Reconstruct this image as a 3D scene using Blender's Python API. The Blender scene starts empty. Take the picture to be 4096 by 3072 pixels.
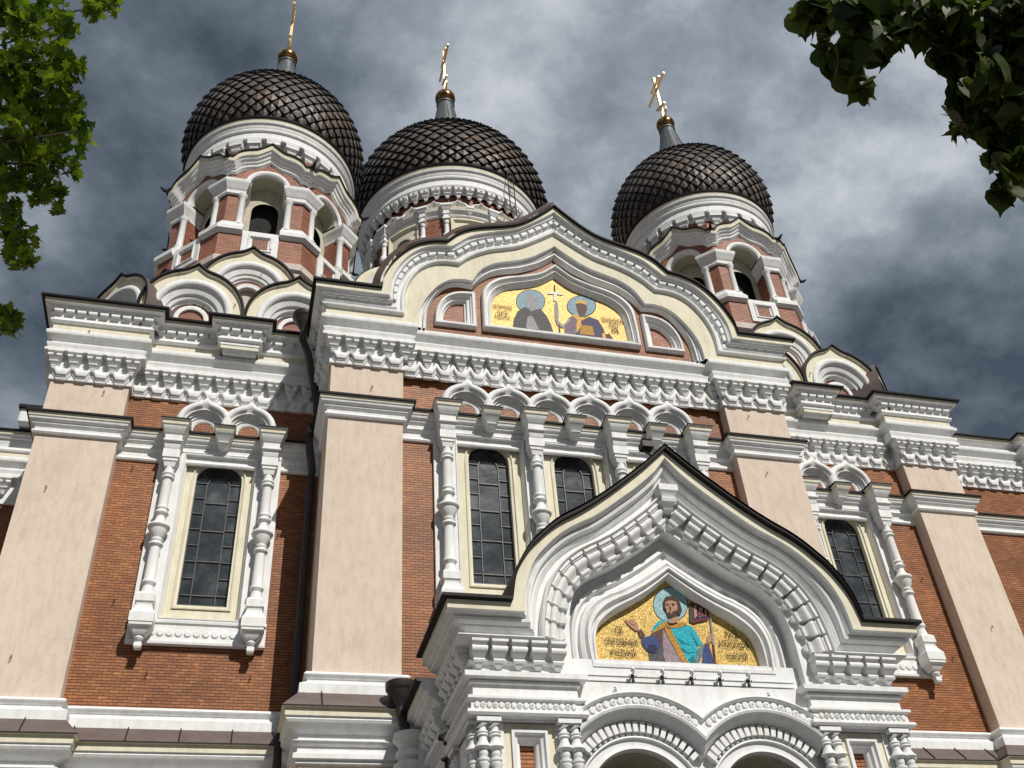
import bpy, math, random
from math import sin, cos, pi, radians, sqrt
from mathutils import Vector, Matrix
from mathutils.geometry import tessellate_polygon
random.seed(7)
S = bpy.context.scene
COL = S.collection

# ------------------------------------------------------------------ camera
PITCH, ROLL, YAW = 0.67483, -0.0817188, 0.298399
cam = bpy.data.cameras.new("camera")
cam.sensor_width = 36.0
cam.lens = 36.0 * 4014.31 / 4096.0
cam.clip_start = 0.1
cam.clip_end = 3000
co = bpy.data.objects.new("camera", cam); COL.objects.link(co)
_f = Vector((sin(YAW)*cos(PITCH), cos(YAW)*cos(PITCH), sin(PITCH)))
_r = Vector((cos(YAW), -sin(YAW), 0)); _u = _r.cross(_f)
_r2 = _r*cos(ROLL) + _u*sin(ROLL); _u2 = -_r*sin(ROLL) + _u*cos(ROLL)
co.matrix_world = Matrix(((_r2.x, _u2.x, -_f.x, -7.77285), (_r2.y, _u2.y, -_f.y, -20.0),
                          (_r2.z, _u2.z, -_f.z, 1.65), (0, 0, 0, 1)))
S.camera = co

# ------------------------------------------------------------------ light
SUN_EL = radians(42.0)
SUN_AZ = radians(18.0)            # towards +X from the facade's normal (-Y)
to_sun = Vector((sin(SUN_AZ)*cos(SUN_EL), -cos(SUN_AZ)*cos(SUN_EL), sin(SUN_EL)))
sun = bpy.data.lights.new("sun", 'SUN'); sun.energy = 4.3; sun.angle = radians(0.5)
sun.color = (1.0, 0.955, 0.88)
so = bpy.data.objects.new("sun", sun); COL.objects.link(so)
so.rotation_euler = to_sun.to_track_quat('Z', 'Y').to_euler()
so.location = (6, -30, 40)

W = bpy.data.worlds.new("World"); S.world = W; W.use_nodes = True
nt = W.node_tree; nt.nodes.clear(); N = nt.nodes.new; Lk = nt.links.new
out = N('ShaderNodeOutputWorld'); bg = N('ShaderNodeBackground')
sky = N('ShaderNodeTexSky'); sky.sky_type = 'NISHITA'; sky.sun_disc = False
sky.sun_elevation = SUN_EL; sky.sun_rotation = radians(180) - SUN_AZ
skm = N('ShaderNodeVectorMath'); skm.operation = 'SCALE'; skm.inputs['Scale'].default_value = 1.0
Lk(sky.outputs[0], skm.inputs[0])
tc = N('ShaderNodeTexCoord'); sp = N('ShaderNodeSeparateXYZ'); Lk(tc.outputs['Generated'], sp.inputs[0])
z0_ = N('ShaderNodeMath'); z0_.operation = 'MAXIMUM'; z0_.inputs[1].default_value = 0.0; Lk(sp.outputs[2], z0_.inputs[0])
zz = N('ShaderNodeMath'); zz.operation = 'ADD'; zz.inputs[1].default_value = 0.42; Lk(z0_.outputs[0], zz.inputs[0])
dx = N('ShaderNodeMath'); dx.operation = 'DIVIDE'; Lk(sp.outputs[0], dx.inputs[0]); Lk(zz.outputs[0], dx.inputs[1])
dy = N('ShaderNodeMath'); dy.operation = 'DIVIDE'; Lk(sp.outputs[1], dy.inputs[0]); Lk(zz.outputs[0], dy.inputs[1])
cb = N('ShaderNodeCombineXYZ'); Lk(dx.outputs[0], cb.inputs[0]); Lk(dy.outputs[0], cb.inputs[1])
def noise(scale, detail, rough, dist, off):
    m = N('ShaderNodeMapping'); m.inputs['Location'].default_value = off
    m.inputs['Rotation'].default_value = (0, 0, 0.5); m.inputs['Scale'].default_value = (1.0, 1.1, 1)
    Lk(cb.outputs[0], m.inputs[0])
    n = N('ShaderNodeTexNoise'); n.inputs['Scale'].default_value = scale; n.inputs['Detail'].default_value = detail
    n.inputs['Roughness'].default_value = rough; n.inputs['Distortion'].default_value = dist
    Lk(m.outputs[0], n.inputs['Vector']); return n.outputs[0]
CLOUD_OFF = (4.4, 8.8, 7.1)
n1 = noise(2.3, 3, 0.5, 0.0, CLOUD_OFF); n2 = noise(5.5, 12, 0.62, 0.0, (3.1, 0.2, 2.0))
mx = N('ShaderNodeMath'); mx.operation = 'MULTIPLY'; Lk(n1, mx.inputs[0]); mx.inputs[1].default_value = 0.57
mx2 = N('ShaderNodeMath'); mx2.operation = 'MULTIPLY_ADD'; Lk(n2, mx2.inputs[0]); mx2.inputs[1].default_value = 0.43; Lk(mx.outputs[0], mx2.inputs[2])
el_ = N('ShaderNodeMath'); el_.operation = 'MULTIPLY_ADD'; Lk(sp.outputs[2], el_.inputs[0]); el_.inputs[1].default_value = 0.30; el_.inputs[2].default_value = -0.22
ad_ = N('ShaderNodeMath'); ad_.operation = 'ADD'; Lk(mx2.outputs[0], ad_.inputs[0]); Lk(el_.outputs[0], ad_.inputs[1])
cr = N('ShaderNodeValToRGB'); e = cr.color_ramp.elements
e[0].position = 0.375; e[0].color = (0.062, 0.082, 0.110, 1)
e[1].position = 0.615; e[1].color = (0.64, 0.67, 0.72, 1)
a = cr.color_ramp.elements.new(0.45); a.color = (0.150, 0.182, 0.222, 1)
a = cr.color_ramp.elements.new(0.52); a.color = (0.30, 0.34, 0.39, 1)
Lk(ad_.outputs[0], cr.inputs[0])
c10 = N('ShaderNodeVectorMath'); c10.operation = 'SCALE'; c10.inputs['Scale'].default_value = 10.0
Lk(cr.outputs[0], c10.inputs[0])
mixc = N('ShaderNodeMix'); mixc.data_type = 'RGBA'; mixc.inputs[0].default_value = 0.96     # heavy cloud cover over the blue
Lk(skm.outputs[0], mixc.inputs[6]); Lk(c10.outputs[0], mixc.inputs[7])
Lk(mixc.outputs[2], bg.inputs[0]); bg.inputs[1].default_value = 0.1
Lk(bg.outputs[0], out.inputs[0])
S.view_settings.view_transform = 'Standard'; S.view_settings.look = 'None'
S.view_settings.exposure = 0.0; S.view_settings.gamma = 1.0
S.cycles.max_bounces = 5; S.cycles.diffuse_bounces = 3; S.cycles.glossy_bounces = 3

# ------------------------------------------------------------------ materials
MATS = {}
def new_mat(name):
    m = bpy.data.materials.new(name); m.use_nodes = True; MATS[name] = m
    return m, m.node_tree, m.node_tree.nodes['Principled BSDF']
def nz(t, scale, detail=4, rough=0.55, coord='Object', sc=(1, 1, 1)):
    c = t.nodes.new('ShaderNodeTexCoord'); m = t.nodes.new('ShaderNodeMapping'); m.inputs['Scale'].default_value = sc
    n = t.nodes.new('ShaderNodeTexNoise'); n.inputs['Scale'].default_value = scale
    n.inputs['Detail'].default_value = detail; n.inputs['Roughness'].default_value = rough
    t.links.new(c.outputs[coord], m.inputs[0]); t.links.new(m.outputs[0], n.inputs['Vector']); return n.outputs[0]
def ramp(t, src, stops):
    r = t.nodes.new('ShaderNodeValToRGB'); el = r.color_ramp.elements
    el[0].position, el[0].color = stops[0][0], (*stops[0][1], 1); el[1].position, el[1].color = stops[-1][0], (*stops[-1][1], 1)
    for p, c in stops[1:-1]:
        q = el.new(p); q.color = (*c, 1)
    t.links.new(src, r.inputs[0]); return r.outputs[0]
def mul(t, a, b, fac=1.0, mode='MULTIPLY'):
    m = t.nodes.new('ShaderNodeMix'); m.data_type = 'RGBA'; m.blend_type = mode; m.inputs[0].default_value = fac
    t.links.new(a, m.inputs[6]); t.links.new(b, m.inputs[7]); return m.outputs[2]
def bump(t, p, src, strength, dist):
    b = t.nodes.new('ShaderNodeBump'); b.inputs['Strength'].default_value = strength; b.inputs['Distance'].default_value = dist
    t.links.new(src, b.inputs['Height']); t.links.new(b.outputs[0], p.inputs['Normal'])
def plaster(name, col, dirt, rough=0.75, spec=0.3):
    m, t, p = new_mat(name)
    big = nz(t, 0.9, 6, 0.65); streak = nz(t, 2.2, 5, 0.6, sc=(3, 3, 0.9)); fine = nz(t, 14, 5, 0.7)
    c1 = ramp(t, big, [(0.33, dirt), (0.62, col)])
    c2 = ramp(t, streak, [(0.36, tuple(x*0.90 for x in (1, 0.985, 0.955))), (0.56, (1, 1, 1))])
    c3 = ramp(t, fine, [(0.3, (0.94, 0.94, 0.935)), (0.6, (1, 1, 1))])
    t.links.new(mul(t, mul(t, c1, c2), c3), p.inputs['Base Color'])
    p.inputs['Roughness'].default_value = rough; p.inputs['Specular IOR Level'].default_value = spec
    bump(t, p, nz(t, 30, 4, 0.7), 0.25, 0.01)
    return m
plaster('white', (0.80, 0.81, 0.815), (0.74, 0.75, 0.755))
plaster('cream', (0.745, 0.705, 0.56), (0.68, 0.64, 0.505))
plaster('pink', (0.69, 0.58, 0.485), (0.645, 0.54, 0.45), 0.85)
m_, t_, p_ = MATS['pink'], MATS['pink'].node_tree, MATS['pink'].node_tree.nodes['Principled BSDF']
vc = t_.nodes.new('ShaderNodeTexVoronoi'); vc.feature = 'DISTANCE_TO_EDGE'; vc.inputs['Scale'].default_value = 0.55
wn = t_.nodes.new('ShaderNodeTexNoise'); wn.inputs['Scale'].default_value = 2.5; wn.inputs['Detail'].default_value = 6; tcn = t_.nodes.new('ShaderNodeTexCoord')
t_.links.new(tcn.outputs['Object'], wn.inputs['Vector']); am = t_.nodes.new('ShaderNodeVectorMath'); am.operation = 'ADD'; t_.links.new(tcn.outputs['Object'], am.inputs[0]); t_.links.new(wn.outputs['Color'], am.inputs[1]); t_.links.new(am.outputs[0], vc.inputs['Vector'])
crk = ramp(t_, vc.outputs['Distance'], [(0.0, (0.95, 0.945, 0.94)), (0.004, (0.97, 0.965, 0.96)), (0.012, (1, 1, 1))])
src_ = p_.inputs['Base Color'].links[0].from_socket; blt = ramp(t_, nz(t_, 0.35, 7, 0.7, sc=(1, 1, 0.6)), [(0.36, (0.95, 0.94, 0.93)), (0.56, (1.01, 1.01, 1.01))])
t_.links.new(mul(t_, mul(t_, src_, crk), blt), p_.inputs['Base Color'])
plaster('stone', (0.62, 0.55, 0.50), (0.48, 0.43, 0.40), 0.85)
def brickmat(name, c1, c2, c3, mortar):
    m, t, p = new_mat(name)
    uv = t.nodes.new('ShaderNodeUVMap'); uv.uv_map = 'UVMap'
    wob = nz(t, 0.6, 3)
    def bn(a, b, mo):
        k = t.nodes.new('ShaderNodeTexBrick'); k.inputs['Scale'].default_value = 1.0
        k.inputs['Brick Width'].default_value = 0.2; k.inputs['Row Height'].default_value = 0.068
        k.inputs['Mortar Size'].default_value = 0.006; k.inputs['Mortar Smooth'].default_value = 0.25; k.inputs['Bias'].default_value = 0.1
        k.inputs['Color1'].default_value = (*a, 1); k.inputs['Color2'].default_value = (*b, 1); k.inputs['Mortar'].default_value = (*mo, 1)
        t.links.new(uv.outputs[0], k.inputs['Vector']); return k
    k = bn(c1, c2, mortar)
    pat = ramp(t, nz(t, 0.55, 5, 0.65), [(0.35, (0.72, 0.70, 0.70)), (0.5, (0.95, 0.95, 0.95)), (0.68, (1.2, 1.22, 1.25))])
    sp2 = ramp(t, nz(t, 5.5, 3, 0.6, coord='Object', sc=(1, 1, 3)), [(0.60, (1, 1, 1)), (0.70, (1.7, 1.7, 1.75))])
    sv = t.nodes.new('ShaderNodeSeparateXYZ'); t.links.new(uv.outputs[0], sv.inputs[0])
    dv = t.nodes.new('ShaderNodeMath'); dv.operation = 'DIVIDE'; dv.inputs[1].default_value = 0.068; t.links.new(sv.outputs[1], dv.inputs[0])
    fr_ = t.nodes.new('ShaderNodeMath'); fr_.operation = 'FRACT'; t.links.new(dv.outputs[0], fr_.inputs[0])
    jr = ramp(t, fr_.outputs[0], [(0.0, (0.16, 0.15, 0.15)), (0.13, (0.18, 0.17, 0.17)), (0.2, (1, 1, 1)), (0.93, (1, 1, 1)), (1.0, (0.2, 0.19, 0.19))])  # bed joints darkened in colour for the shade in their recesses
    t.links.new(mul(t, mul(t, mul(t, k.outputs['Color'], pat), sp2), jr), p.inputs['Base Color'])
    p.inputs['Roughness'].default_value = 0.55; p.inputs['Specular IOR Level'].default_value = 0.35
    inv = t.nodes.new('ShaderNodeMath'); inv.operation = 'SUBTRACT'; inv.inputs[0].default_value = 1.0
    t.links.new(k.outputs['Fac'], inv.inputs[1]); bump(t, p, inv.outputs[0], 0.7, 0.012)
brickmat('brick', (0.39, 0.150, 0.050), (0.26, 0.093, 0.033), None, (0.10, 0.045, 0.025))
brickmat('brick_pale', (0.42, 0.17, 0.10), (0.30, 0.11, 0.062), None, (0.12, 0.06, 0.045))
def simple(name, col, rough=0.5, metal=0.0, var=0.15, scale=6, spec=0.5, sc=(1, 1, 1)):
    m, t, p = new_mat(name)
    c = ramp(t, nz(t, scale, 4, 0.6, sc=sc), [(0.3, tuple(x*(1-var) for x in col)), (0.7, tuple(min(1, x*(1+var)) for x in col))])
    t.links.new(c, p.inputs['Base Color']); p.inputs['Roughness'].default_value = rough
    p.inputs['Metallic'].default_value = metal; p.inputs['Specular IOR Level'].default_value = spec
    return m
simple('black_metal', (0.013, 0.011, 0.012), 0.65, spec=0.2)
simple('brown_metal', (0.115, 0.082, 0.075), 0.55, 0.0, 0.2, 3)
simple('copper_roof', (0.085, 0.05, 0.034), 0.42, 0.3, 0.35, 2)
simple('pipe_metal', (0.036, 0.027, 0.027), 0.45, 0.0, 0.3, 3)
simple('neck_metal', (0.085, 0.095, 0.105), 0.5, 0.3, 0.35, 4, sc=(3, 3, 0.4))
simple('iron', (0.025, 0.022, 0.022), 0.6)
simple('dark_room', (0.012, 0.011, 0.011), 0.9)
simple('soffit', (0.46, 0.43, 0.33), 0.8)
simple('lead_strip', (0.085, 0.08, 0.075), 0.5, 0.2)
simple('louver', (0.045, 0.03, 0.025), 0.7)
simple('grate', (0.42, 0.44, 0.46), 0.6)
m, t, p = new_mat('gold')
t.links.new(ramp(t, nz(t, 5, 5, 0.7), [(0.36, (0.07, 0.035, 0.022)), (0.52, (0.22, 0.115, 0.035)), (0.7, (0.62, 0.38, 0.09))]), p.inputs['Base Color'])
p.inputs['Metallic'].default_value = 0.9; p.inputs['Roughness'].default_value = 0.22
m, t, p = new_mat('cross_gold')
p.inputs['Base Color'].default_value = (0.83, 0.6, 0.30, 1); p.inputs['Metallic'].default_value = 0.75; p.inputs['Roughness'].default_value = 0.3
m, t, p = new_mat('scale_copper')
base = ramp(t, nz(t, 1.3, 4, 0.6), [(0.3, (0.036, 0.032, 0.031)), (0.5, (0.056, 0.047, 0.042)), (0.68, (0.105, 0.072, 0.055))])
gi = t.nodes.new('ShaderNodeAttribute'); gi.attribute_name = 'tone'
t.links.new(mul(t, base, gi.outputs['Color']), p.inputs['Base Color'])
p.inputs['Metallic'].default_value = 0.0; p.inputs['Roughness'].default_value = 0.5; p.inputs['Specular IOR Level'].default_value = 0.35
m, t, p = new_mat('glass')
gl = ramp(t, nz(t, 1.3, 5, 0.65), [(0.3, (0.016, 0.019, 0.022)), (0.52, (0.04, 0.047, 0.053)), (0.72, (0.12, 0.128, 0.135))])  # paler patches paint cloud reflections into the pane colour
t.links.new(gl, p.inputs['Base Color']); p.inputs['Roughness'].default_value = 0.10; p.inputs['Specular IOR Level'].default_value = 0.75
bump(t, p, nz(t, 2.3, 3, 0.5), 0.12, 0.05)
def mosaic(name, stops, rough=0.5, metal=0.0, scale=36, spec=0.3):
    m, t, p = new_mat(name)
    c = t.nodes.new('ShaderNodeTexCoord'); v = t.nodes.new('ShaderNodeTexVoronoi'); v.inputs['Scale'].default_value = scale
    t.links.new(c.outputs['Object'], v.inputs['Vector'])
    s = t.nodes.new('ShaderNodeSeparateColor'); t.links.new(v.outputs['Color'], s.inputs[0])
    t.links.new(ramp(t, s.outputs[0], stops), p.inputs['Base Color'])
    p.inputs['Roughness'].default_value = rough; p.inputs['Metallic'].default_value = metal; p.inputs['Specular IOR Level'].default_value = spec
    # each tessera tilts a little: normal jitter by cell
    nmv = t.nodes.new('ShaderNodeVectorMath'); nmv.operation = 'SUBTRACT'; nmv.inputs[1].default_value = (0.5, 0.5, 0.5)
    t.links.new(v.outputs['Color'], nmv.inputs[0])
    sc_ = t.nodes.new('ShaderNodeVectorMath'); sc_.operation = 'SCALE'; sc_.inputs['Scale'].default_value = 0.22; t.links.new(nmv.outputs[0], sc_.inputs[0])
    g = t.nodes.new('ShaderNodeNewGeometry'); ad = t.nodes.new('ShaderNodeVectorMath'); ad.operation = 'ADD'
    t.links.new(g.outputs['Normal'], ad.inputs[0]); t.links.new(sc_.outputs[0], ad.inputs[1])
    no = t.nodes.new('ShaderNodeVectorMath'); no.operation = 'NORMALIZE'; t.links.new(ad.outputs[0], no.inputs[0]); t.links.new(no.outputs[0], p.inputs['Normal'])
mosaic('gold_mosaic', [(0.0, (0.10, 0.065, 0.015)), (0.16, (0.36, 0.235, 0.05)), (0.8, (0.58, 0.385, 0.10)), (1.0, (0.95, 0.75, 0.34))], 0.5, 0.2, 62)
for nm, c in dict(halo=(0.26, 0.42, 0.46), halo2=(0.22, 0.32, 0.38), teal=(0.015, 0.34, 0.42), tealdark=(0.008, 0.15, 0.18), blackrobe=(0.075, 0.068, 0.075),
                  brown=(0.10, 0.052, 0.038), lilac=(0.27, 0.20, 0.24), goldd=(0.40, 0.21, 0.035), blue=(0.035, 0.055, 0.17), navy=(0.018, 0.022, 0.06),
                  skin=(0.37, 0.20, 0.125), dark=(0.015, 0.013, 0.013), slate=(0.12, 0.17, 0.19), staff=(0.20, 0.27, 0.26), maroon=(0.12, 0.02, 0.022),
                  green=(0.03, 0.07, 0.045), hair=(0.048, 0.026, 0.018), grey=(0.28, 0.27, 0.28), greypurple=(0.17, 0.12, 0.15), purple=(0.06, 0.05, 0.105),
                  orange=(0.62, 0.36, 0.07), white=(0.75, 0.72, 0.66)).items():
    mosaic('m_'+nm, [(0.0, tuple(x*0.6 for x in c)), (0.5, c), (1.0, tuple(min(1, x*1.5+0.015) for x in c))], 0.55, 0.0, 75, 0.14)
def leafmat(name, c1, c2, trans):
    m, t, p = new_mat(name)
    o = t.nodes.new('ShaderNodeAttribute'); o.attribute_name = 'tone'
    s = t.nodes.new('ShaderNodeSeparateColor'); t.links.new(o.outputs['Color'], s.inputs[0])
    r = ramp(t, s.outputs[0], [(0.0, c1), (1.0, c2)]); t.links.new(r, p.inputs['Base Color'])
    p.inputs['Roughness'].default_value = 0.5; p.inputs['Specular IOR Level'].default_value = 0.3
    tr = t.nodes.new('ShaderNodeBsdfTranslucent'); t.links.new(r, tr.inputs[0])
    ms = t.nodes.new('ShaderNodeMixShader'); ms.inputs[0].default_value = trans
    t.links.new(p.outputs[0], ms.inputs[1]); t.links.new(tr.outputs[0], ms.inputs[2])
    t.links.new(ms.outputs[0], t.nodes['Material Output'].inputs[0])
leafmat('maple_leaf', (0.035, 0.085, 0.006), (0.21, 0.30, 0.012), 0.45)
leafmat('linden_leaf', (0.014, 0.032, 0.004), (0.085, 0.12, 0.016), 0.40)
simple('bark', (0.06, 0.045, 0.035), 0.85, 0, 0.4, 8)
simple('blossom', (0.16, 0.11, 0.045), 0.7, 0, 0.3, 20)
simple('paving', (0.13, 0.125, 0.12), 0.85, 0, 0.25, 1.2)

# ------------------------------------------------------------------ mesh builder
class MB:
    def __init__(s): s.v = []; s.f = []; s.m = []; s.uv = []; s.mats = []; s.tone = None
    def mi(s, mat):
        if mat not in s.mats: s.mats.append(mat)
        return s.mats.index(mat)
    def face(s, pts, mat, uv=None):
        b = len(s.v); s.v += [tuple(p) for p in pts]; s.f.append(list(range(b, b+len(pts)))); s.m.append(s.mi(mat)); s.uv.append(uv)
    def grid(s, rows, mats, closed=False, flip=False, uvs=None):
        """rows: equal-length point lists; mats: one name or one per strip"""
        b = len(s.v); n = len(rows[0])
        for r in rows: s.v += [tuple(p) for p in r]
        for i in range(len(rows)-1):
            mt = mats if isinstance(mats, str) else mats[i]
            if mt is None: continue
            k = s.mi(mt)
            for j in range(n if closed else n-1):
                j2 = (j+1) % n
                q = [b+i*n+j, b+i*n+j2, b+(i+1)*n+j2, b+(i+1)*n+j]
                s.f.append(q[::-1] if flip else q); s.m.append(k); s.uv.append(None)
    def box(s, x0, x1, y0, y1, z0, z1, mat, faces='all'):
        P = [(x0,y0,z0),(x1,y0,z0),(x1,y1,z0),(x0,y1,z0),(x0,y0,z1),(x1,y0,z1),(x1,y1,z1),(x0,y1,z1)]
        s.hexa(P, mat)
    def hexa(s, P, mat):
        b = len(s.v); s.v += [tuple(p) for p in P]; k = s.mi(mat)
        for q in ((0,3,2,1),(4,5,6,7),(0,1,5,4),(1,2,6,5),(2,3,7,6),(3,0,4,7)):
            s.f.append([b+i for i in q]); s.m.append(k); s.uv.append(None)
    def poly(s, pts2, fn, mat, holes=()):
        """filled 2D polygon with holes, fn maps (a,b)->3D"""
        loops = [[Vector((p[0], p[1], 0)) for p in pts2]] + [[Vector((p[0], p[1], 0)) for p in h] for h in holes]
        flat = [q for l in loops for q in l]; b = len(s.v); s.v += [tuple(fn(q[0], q[1])) for q in flat]; k = s.mi(mat)
        for t3 in tessellate_polygon(loops):
            a_, b_, c_ = (flat[i] for i in t3)
            if abs((b_-a_).cross(c_-a_).z) < 1e-9: continue
            t3 = list(t3)
            if (b_-a_).cross(c_-a_).z < 0: t3 = t3[::-1]
            s.f.append([b+i for i in t3]); s.m.append(k); s.uv.append(None)
    def lathe(s, cx, cy, prof, n, mats, a0=0.0, a1=2*pi):
        full = abs(a1-a0-2*pi) < 1e-6; k = n if full else n+1
        rows = []
        for r, z in prof:
            rows.append([(cx+r*sin(a0+(a1-a0)*j/n), cy-r*cos(a0+(a1-a0)*j/n), z) for j in range(k)])
        s.grid(rows, mats, closed=full)
    def tube(s, pts, rad, n, mat, cap=True):
        rows = []; pts = [Vector(p) for p in pts]
        rads = rad if isinstance(rad, (list, tuple)) else [rad]*len(pts)
        ref = Vector((0, 0, 1))
        for i, p in enumerate(pts):
            d = (pts[min(i+1, len(pts)-1)]-pts[max(i-1, 0)]).normalized()
            if abs(d.dot(ref)) > 0.95: rr = Vector((1, 0, 0))
            else: rr = ref
            u = d.cross(rr).normalized(); w = u.cross(d)
            rows.append([p+u*cos(2*pi*j/n)*rads[i]+w*sin(2*pi*j/n)*rads[i] for j in range(n)])
        s.grid(rows, mat, closed=True)
        if cap: s.face(rows[0][::-1], mat); s.face(rows[-1], mat)
    def build(s, name, parent=None, loc=None, smooth=40):
        me = bpy.data.meshes.new(name); me.from_pydata(s.v, [], s.f)
        for mt in s.mats: me.materials.append(MATS[mt])
        me.polygons.foreach_set('material_index', s.m)
        uvl = me.uv_layers.new(name='UVMap')
        up = Vector((0, 0, 1))
        if any(x.startswith('brick') for x in s.mats):
            for pi_, pl in enumerate(me.polygons):
                if s.uv[pi_]:
                    for li, uv in zip(pl.loop_indices, s.uv[pi_]): uvl.data[li].uv = uv
                    continue
                nn = pl.normal
                if abs(nn.z) > 0.8: tg = Vector((1, 0, 0)); bt = Vector((0, 1, 0))
                else: tg = up.cross(nn).normalized(); bt = up
                for li, vi in zip(pl.loop_indices, pl.vertices):
                    c = me.vertices[vi].co; uvl.data[li].uv = (c.dot(tg), c.dot(bt))
        if s.tone is not None:
            ca = me.color_attributes.new('tone', 'FLOAT_COLOR', 'CORNER')
            for pi_, pl in enumerate(me.polygons):
                for li in pl.loop_indices: ca.data[li].color = (*s.tone[pi_], 1)
        if smooth:
            me.shade_smooth() if hasattr(me, 'shade_smooth') else me.polygons.foreach_set('use_smooth', [True]*len(me.polygons))
            try: me.set_sharp_from_angle(angle=radians(smooth))
            except Exception: pass
        me.update()
        o = bpy.data.objects.new(name, me); COL.objects.link(o)
        if parent: o.parent = parent
        if loc: o.location = loc
        return o
def empty(name, loc, label, cat, group=None):
    o = bpy.data.objects.new(name, None); COL.objects.link(o); o.location = loc; o['label'] = label; o['category'] = cat
    if group: o['group'] = group
    return o
def tag(o, label=None, cat=None, group=None, kind=None):
    if label: o['label'] = label
    if cat: o['category'] = cat
    if group: o['group'] = group
    if kind: o['kind'] = kind
    return o
def dup(o, parent, loc=None, rot=None):
    c = o.copy(); COL.objects.link(c); c.parent = parent
    if loc is not None: c.location = loc
    if rot is not None: c.rotation_euler = rot
    return c
def mitre(path, off, closed=False):
    """offset a plan path to its right-hand side by off"""
    n = len(path); res = []
    for i, p in enumerate(path):
        def nrm(a, b):
            d = (b[0]-a[0], b[1]-a[1]); l = math.hypot(*d) or 1; return (d[1]/l, -d[0]/l)
        if i == 0: n1 = n2 = nrm(path[0], path[1])
        elif i == n-1: n1 = n2 = nrm(path[-2], path[-1])
        else: n1 = nrm(path[i-1], p); n2 = nrm(p, path[i+1])
        k = 1+n1[0]*n2[0]+n1[1]*n2[1]
        res.append((p[0]+off*(n1[0]+n2[0])/k, p[1]+off*(n1[1]+n2[1])/k))
    return res
def cornice(mb, path, prof):
    """prof: list of (out, z, material of the strip ABOVE this row)"""
    rows = []
    for o, z, *_ in prof:
        rows.append([(x, y, z) for x, y in mitre(path, o)])
    mb.grid(rows, [q[2] for q in prof[:-1]])
def walk(path, pitch, start=0.0):
    """positions along each straight piece of path: yields (x,y,tx,ty,nx,ny)"""
    for a, b in zip(path, path[1:]):
        l = math.hypot(b[0]-a[0], b[1]-a[1])
        if l < pitch*0.8: continue
        tx, ty = (b[0]-a[0])/l, (b[1]-a[1])/l; n = max(1, int(round(l/pitch)))
        for i in range(n):
            s_ = (i+0.5)*l/n; yield (a[0]+tx*s_, a[1]+ty*s_, tx, ty, ty, -tx)
def obox(mb, c, t, n, w, o0, o1, z0, z1, mat):
    """box on a wall: centre c(x,y), tangent t, outward n"""
    P = []
    for z in (z0, z1):
        for (s_, o) in ((-w/2, o1), (w/2, o1), (w/2, o0), (-w/2, o0)):
            P.append((c[0]+t[0]*s_+n[0]*o, c[1]+t[1]*s_+n[1]*o, z))
    mb.hexa(P, mat)
def frusta(mb, fn, secs, mat):
    """stack of open U sections: secs=(level, halfwidth, out[, mat]); fn(side, out, level)->3D"""
    rows = []
    for l, hw, o, *_ in secs:
        rows.append([fn(-hw, 0, l), fn(-hw, o, l), fn(hw, o, l), fn(hw, 0, l)])
    ms = [(q[3] if len(q) > 3 else mat) for q in secs[:-1]]
    mb.grid(rows, ms)
    mb.face([rows[0][3], rows[0][2], rows[0][1], rows[0][0]], ms[0]); mb.face(rows[-1], ms[-1])
def resample(pts, n):
    L = [0]
    for a, b in zip(pts, pts[1:]): L.append(L[-1]+math.hypot(b[0]-a[0], b[1]-a[1]))
    # Catmull-Rom through the points, then even spacing
    def cr_(i, t):
        p0, p1, p2, p3 = pts[max(i-1, 0)], pts[i], pts[i+1], pts[min(i+2, len(pts)-1)]
        return tuple(0.5*((2*p1[k])+(-p0[k]+p2[k])*t+(2*p0[k]-5*p1[k]+4*p2[k]-p3[k])*t*t+(-p0[k]+3*p1[k]-3*p2[k]+p3[k])*t**3) for k in (0, 1))
    res = []
    for j in range(n):
        s_ = L[-1]*j/(n-1); i = 0
        while i < len(L)-2 and L[i+1] < s_: i += 1
        t = (s_-L[i])/max(1e-9, L[i+1]-L[i]); res.append(cr_(i, min(1, max(0, t))))
    return res
def lerp(a, b, t): return tuple(x+(y-x)*t for x, y in zip(a, b))
def mirror(c): return [(-x, z) for x, z in c[::-1]][:-1]+c
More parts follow.
